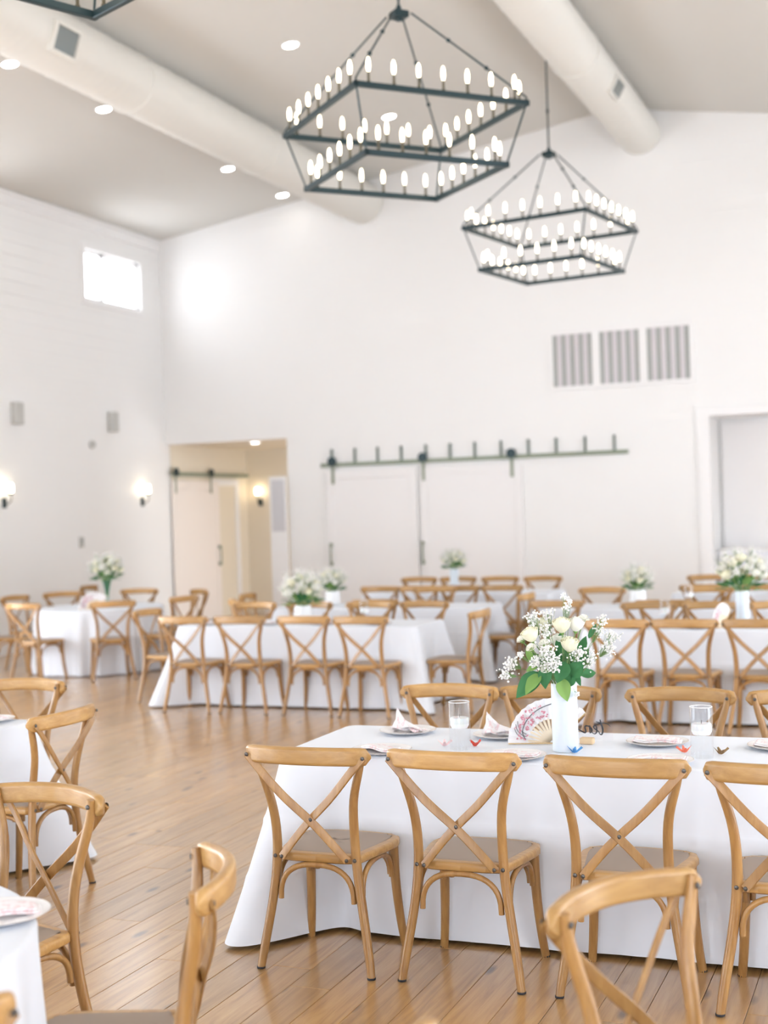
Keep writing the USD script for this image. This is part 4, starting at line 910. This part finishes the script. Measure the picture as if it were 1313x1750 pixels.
main_sprays = [bq(866, 1150, -0.03) + (0.018, 46), bq(876, 1132, -0.03) + (0.024, 60), bq(893, 1118, -0.02) + (0.015, 24), bq(912, 1058, 0.0) + (0.026, 60), bq(935, 1055, 0.03) + (0.025, 40), bq(970, 1040, 0.0) + (0.016, 24), bq(966, 1022, 0.0) + (0.012, 9), bq(976, 1030, 0.0) + (0.012, 9),
               bq(1040, 1112, 0.0) + (0.026, 60), bq(1046, 1092, 0.02) + (0.024, 36), bq(1024, 1080, 0.02) + (0.025, 40), bq(1030, 1062, 0.02) + (0.02, 22), bq(958, 1130, -0.12) + (0.032, 90), bq(950, 1108, -0.12) + (0.03, 70), bq(992, 1118, -0.06) + (0.03, 60), bq(925, 1128, -0.08) + (0.024, 50), bq(1010, 1128, -0.02) + (0.03, 40), bq(940, 1078, -0.05) + (0.03, 50), bq(990, 1185, -0.06) + (0.010, 8)]
def lf(ax, ay, tx, ty, w, d0, d1, pale=0): return (bq(ax, ay, d0), bq(tx, ty, d1), w * k, pale)
main_leaves = [lf(926, 1148, 888, 1187, 32, -0.04, -0.07), lf(928, 1150, 905, 1180, 24, -0.05, -0.09, 1), lf(941, 1136, 938, 1173, 27, -0.06, -0.09), lf(973, 1130, 961, 1163, 28, -0.07, -0.10), lf(981, 1156, 1003, 1130, 30, -0.06, -0.08),
               lf(972, 1172, 986, 1146, 22, -0.05, -0.06), lf(963, 1158, 976, 1196, 24, -0.06, -0.085, 1), lf(987, 1150, 996, 1172, 10, -0.04, -0.06), lf(993, 1122, 999, 1090, 18, 0.0, 0.02), lf(912, 1128, 903, 1108, 12, -0.02, -0.03, 1),
               lf(955, 1150, 948, 1112, 24, 0.0, 0.02), lf(970, 1140, 975, 1105, 24, 0.02, 0.03), lf(940, 1150, 925, 1118, 24, 0.02, 0.04), lf(985, 1148, 1000, 1112, 24, 0.03, 0.05), lf(960, 1120, 955, 1085, 22, 0.02, 0.03), lf(930, 1140, 912, 1116, 20, 0.0, -0.02),
               lf(1005, 1095, 1018, 1070, 9, 0.02, 0.03), lf(950, 1160, 930, 1160, 20, 0.06, 0.09), lf(985, 1160, 1010, 1155, 20, 0.06, 0.09), lf(925, 1135, 908, 1143, 12, -0.06, -0.08, 1)]
B1 = bouquet(11, main_roses, main_sprays, main_leaves)
xf(B1, (-1.455, 5.62, ZT + 0.29)); tag(B1, label='white roses, carnations and gypsophila in the tall vase on the front table', cat='flowers')
rr = random.Random(21)
def ball(n, R, zc, sq=1.0):
    out = []
    for i in range(n):
        z = 1 - (i + 0.5) / n * 1.25; a = i * 2.39996; s_ = math.sqrt(max(0, 1 - z * z)); out.append((R * s_ * math.cos(a), R * s_ * math.sin(a), zc + R * z * sq))
    return out
far_roses = [p + (rr.uniform(0.85, 1.2), 0 if rr.random() < 0.6 else 1) for p in ball(22, 0.13, 0.12, 0.8)]
far_sprays = [(p[0] * 1.25, p[1] * 1.25, p[2] + 0.02, 0.035, 30) for p in ball(16, 0.13, 0.13, 0.9)]
far_leaves = [(0.13 * math.cos(a), 0.13 * math.sin(a), 0.02 + 0.05 * rr.random(), 0.09, 0.3, rr.random() < 0.3) for a in np.linspace(0, 6.0, 15)] + [(0.07 * math.cos(a), 0.07 * math.sin(a), 0.08, 0.09, 0.2, rr.random() < 0.4) for a in np.linspace(0.3, 6.0, 10)]
B2 = bouquet(12, far_roses, far_sprays, far_leaves)
POT, TRU = vase_pot(), vase_trumpet()
def arrangement(x, y, rot, vase, h, where, vtxt, sc=1.0):
    place(vase, FIRST, (x, y, ZT), label=vtxt + where, cat='vase')
    place(B2, FIRST, (x, y, ZT + h), (0, 0, rot), sc=sc, label='full white bouquet of roses and gypsophila ' + where, cat='flowers')
arrangement(-5.62, 11.85, 0, POT, 0.155, 'on the middle left table', 'white fluted flower pot ', 1.25)
arrangement(-6.30, 14.08, 80, POT, 0.155, 'on the second left-centre table', 'white fluted flower pot ', 1.0)
arrangement(-1.46, 11.62, 140, V1, 0.28, 'on the middle right table', 'tall white vase ', 1.3)
arrangement(-2.77, 13.80, 200, POT, 0.155, 'on the far right-centre table', 'white fluted flower pot ', 1.0)
arrangement(-5.64, 16.42, 260, V1, 0.28, 'on the table before the barn doors', 'tall white vase ', 1.0)
arrangement(-9.35, 14.15, 300, TRU, 0.30, 'on the far round table', 'teal glass trumpet vase ', 1.25)

# ------------------------------------------------------------------ odds and ends by the far walls
b = thing('folding_screen_panel', (-9.78, 19.78, 0), label='slim white standing board with a grey upper panel at the hallway opening', cat='board')
obj('board_body', rbox(-0.13, 0.17, -0.02, 0.02, 0.02, 2.44), M_TRIM, b, smooth=False)
obj('upper_panel', rbox(-0.09, 0.14, -0.028, -0.02, 1.55, 2.38, 0.002), M_GREY if False else plain('lavender_grey_panel', srgb(205, 204, 208), 0.6), b, smooth=False)
obj('foot', [rbox(-0.16, -0.10, -0.07, 0.07, 0, 0.025), rbox(0.10, 0.17, -0.07, 0.07, 0, 0.025)], M_TRIM, b, smooth=False)
s = thing('skirted_bar', (-2.45, 20.32, 0), label='bluish white pleat skirted high bar inside the recess at far right', cat='bar')
n = 200; t_ = np.arange(n) / n
per = sbox(-0.36, -0.2, 0.36, 0.2).buffer(0.02, 4).exterior; P_ = np.array([per.interpolate(v * per.length).coords[0] for v in t_])
ring0 = P_ * (1 + 0.05 * np.cos(t_ * 2 * PI * 25))[:, None]
obj('skirt', loft([np.c_[ring0, np.full(n, 0.01)], np.c_[ring0 * 0.99, np.full(n, 1.08)]]), plain('bluish_satin', (0.78, 0.79, 0.86), 0.5), s, smooth=50)
obj('bar_top', rbox(-0.38, 0.38, -0.22, 0.22, 1.08, 1.11), M_TRIM, s, smooth=False)
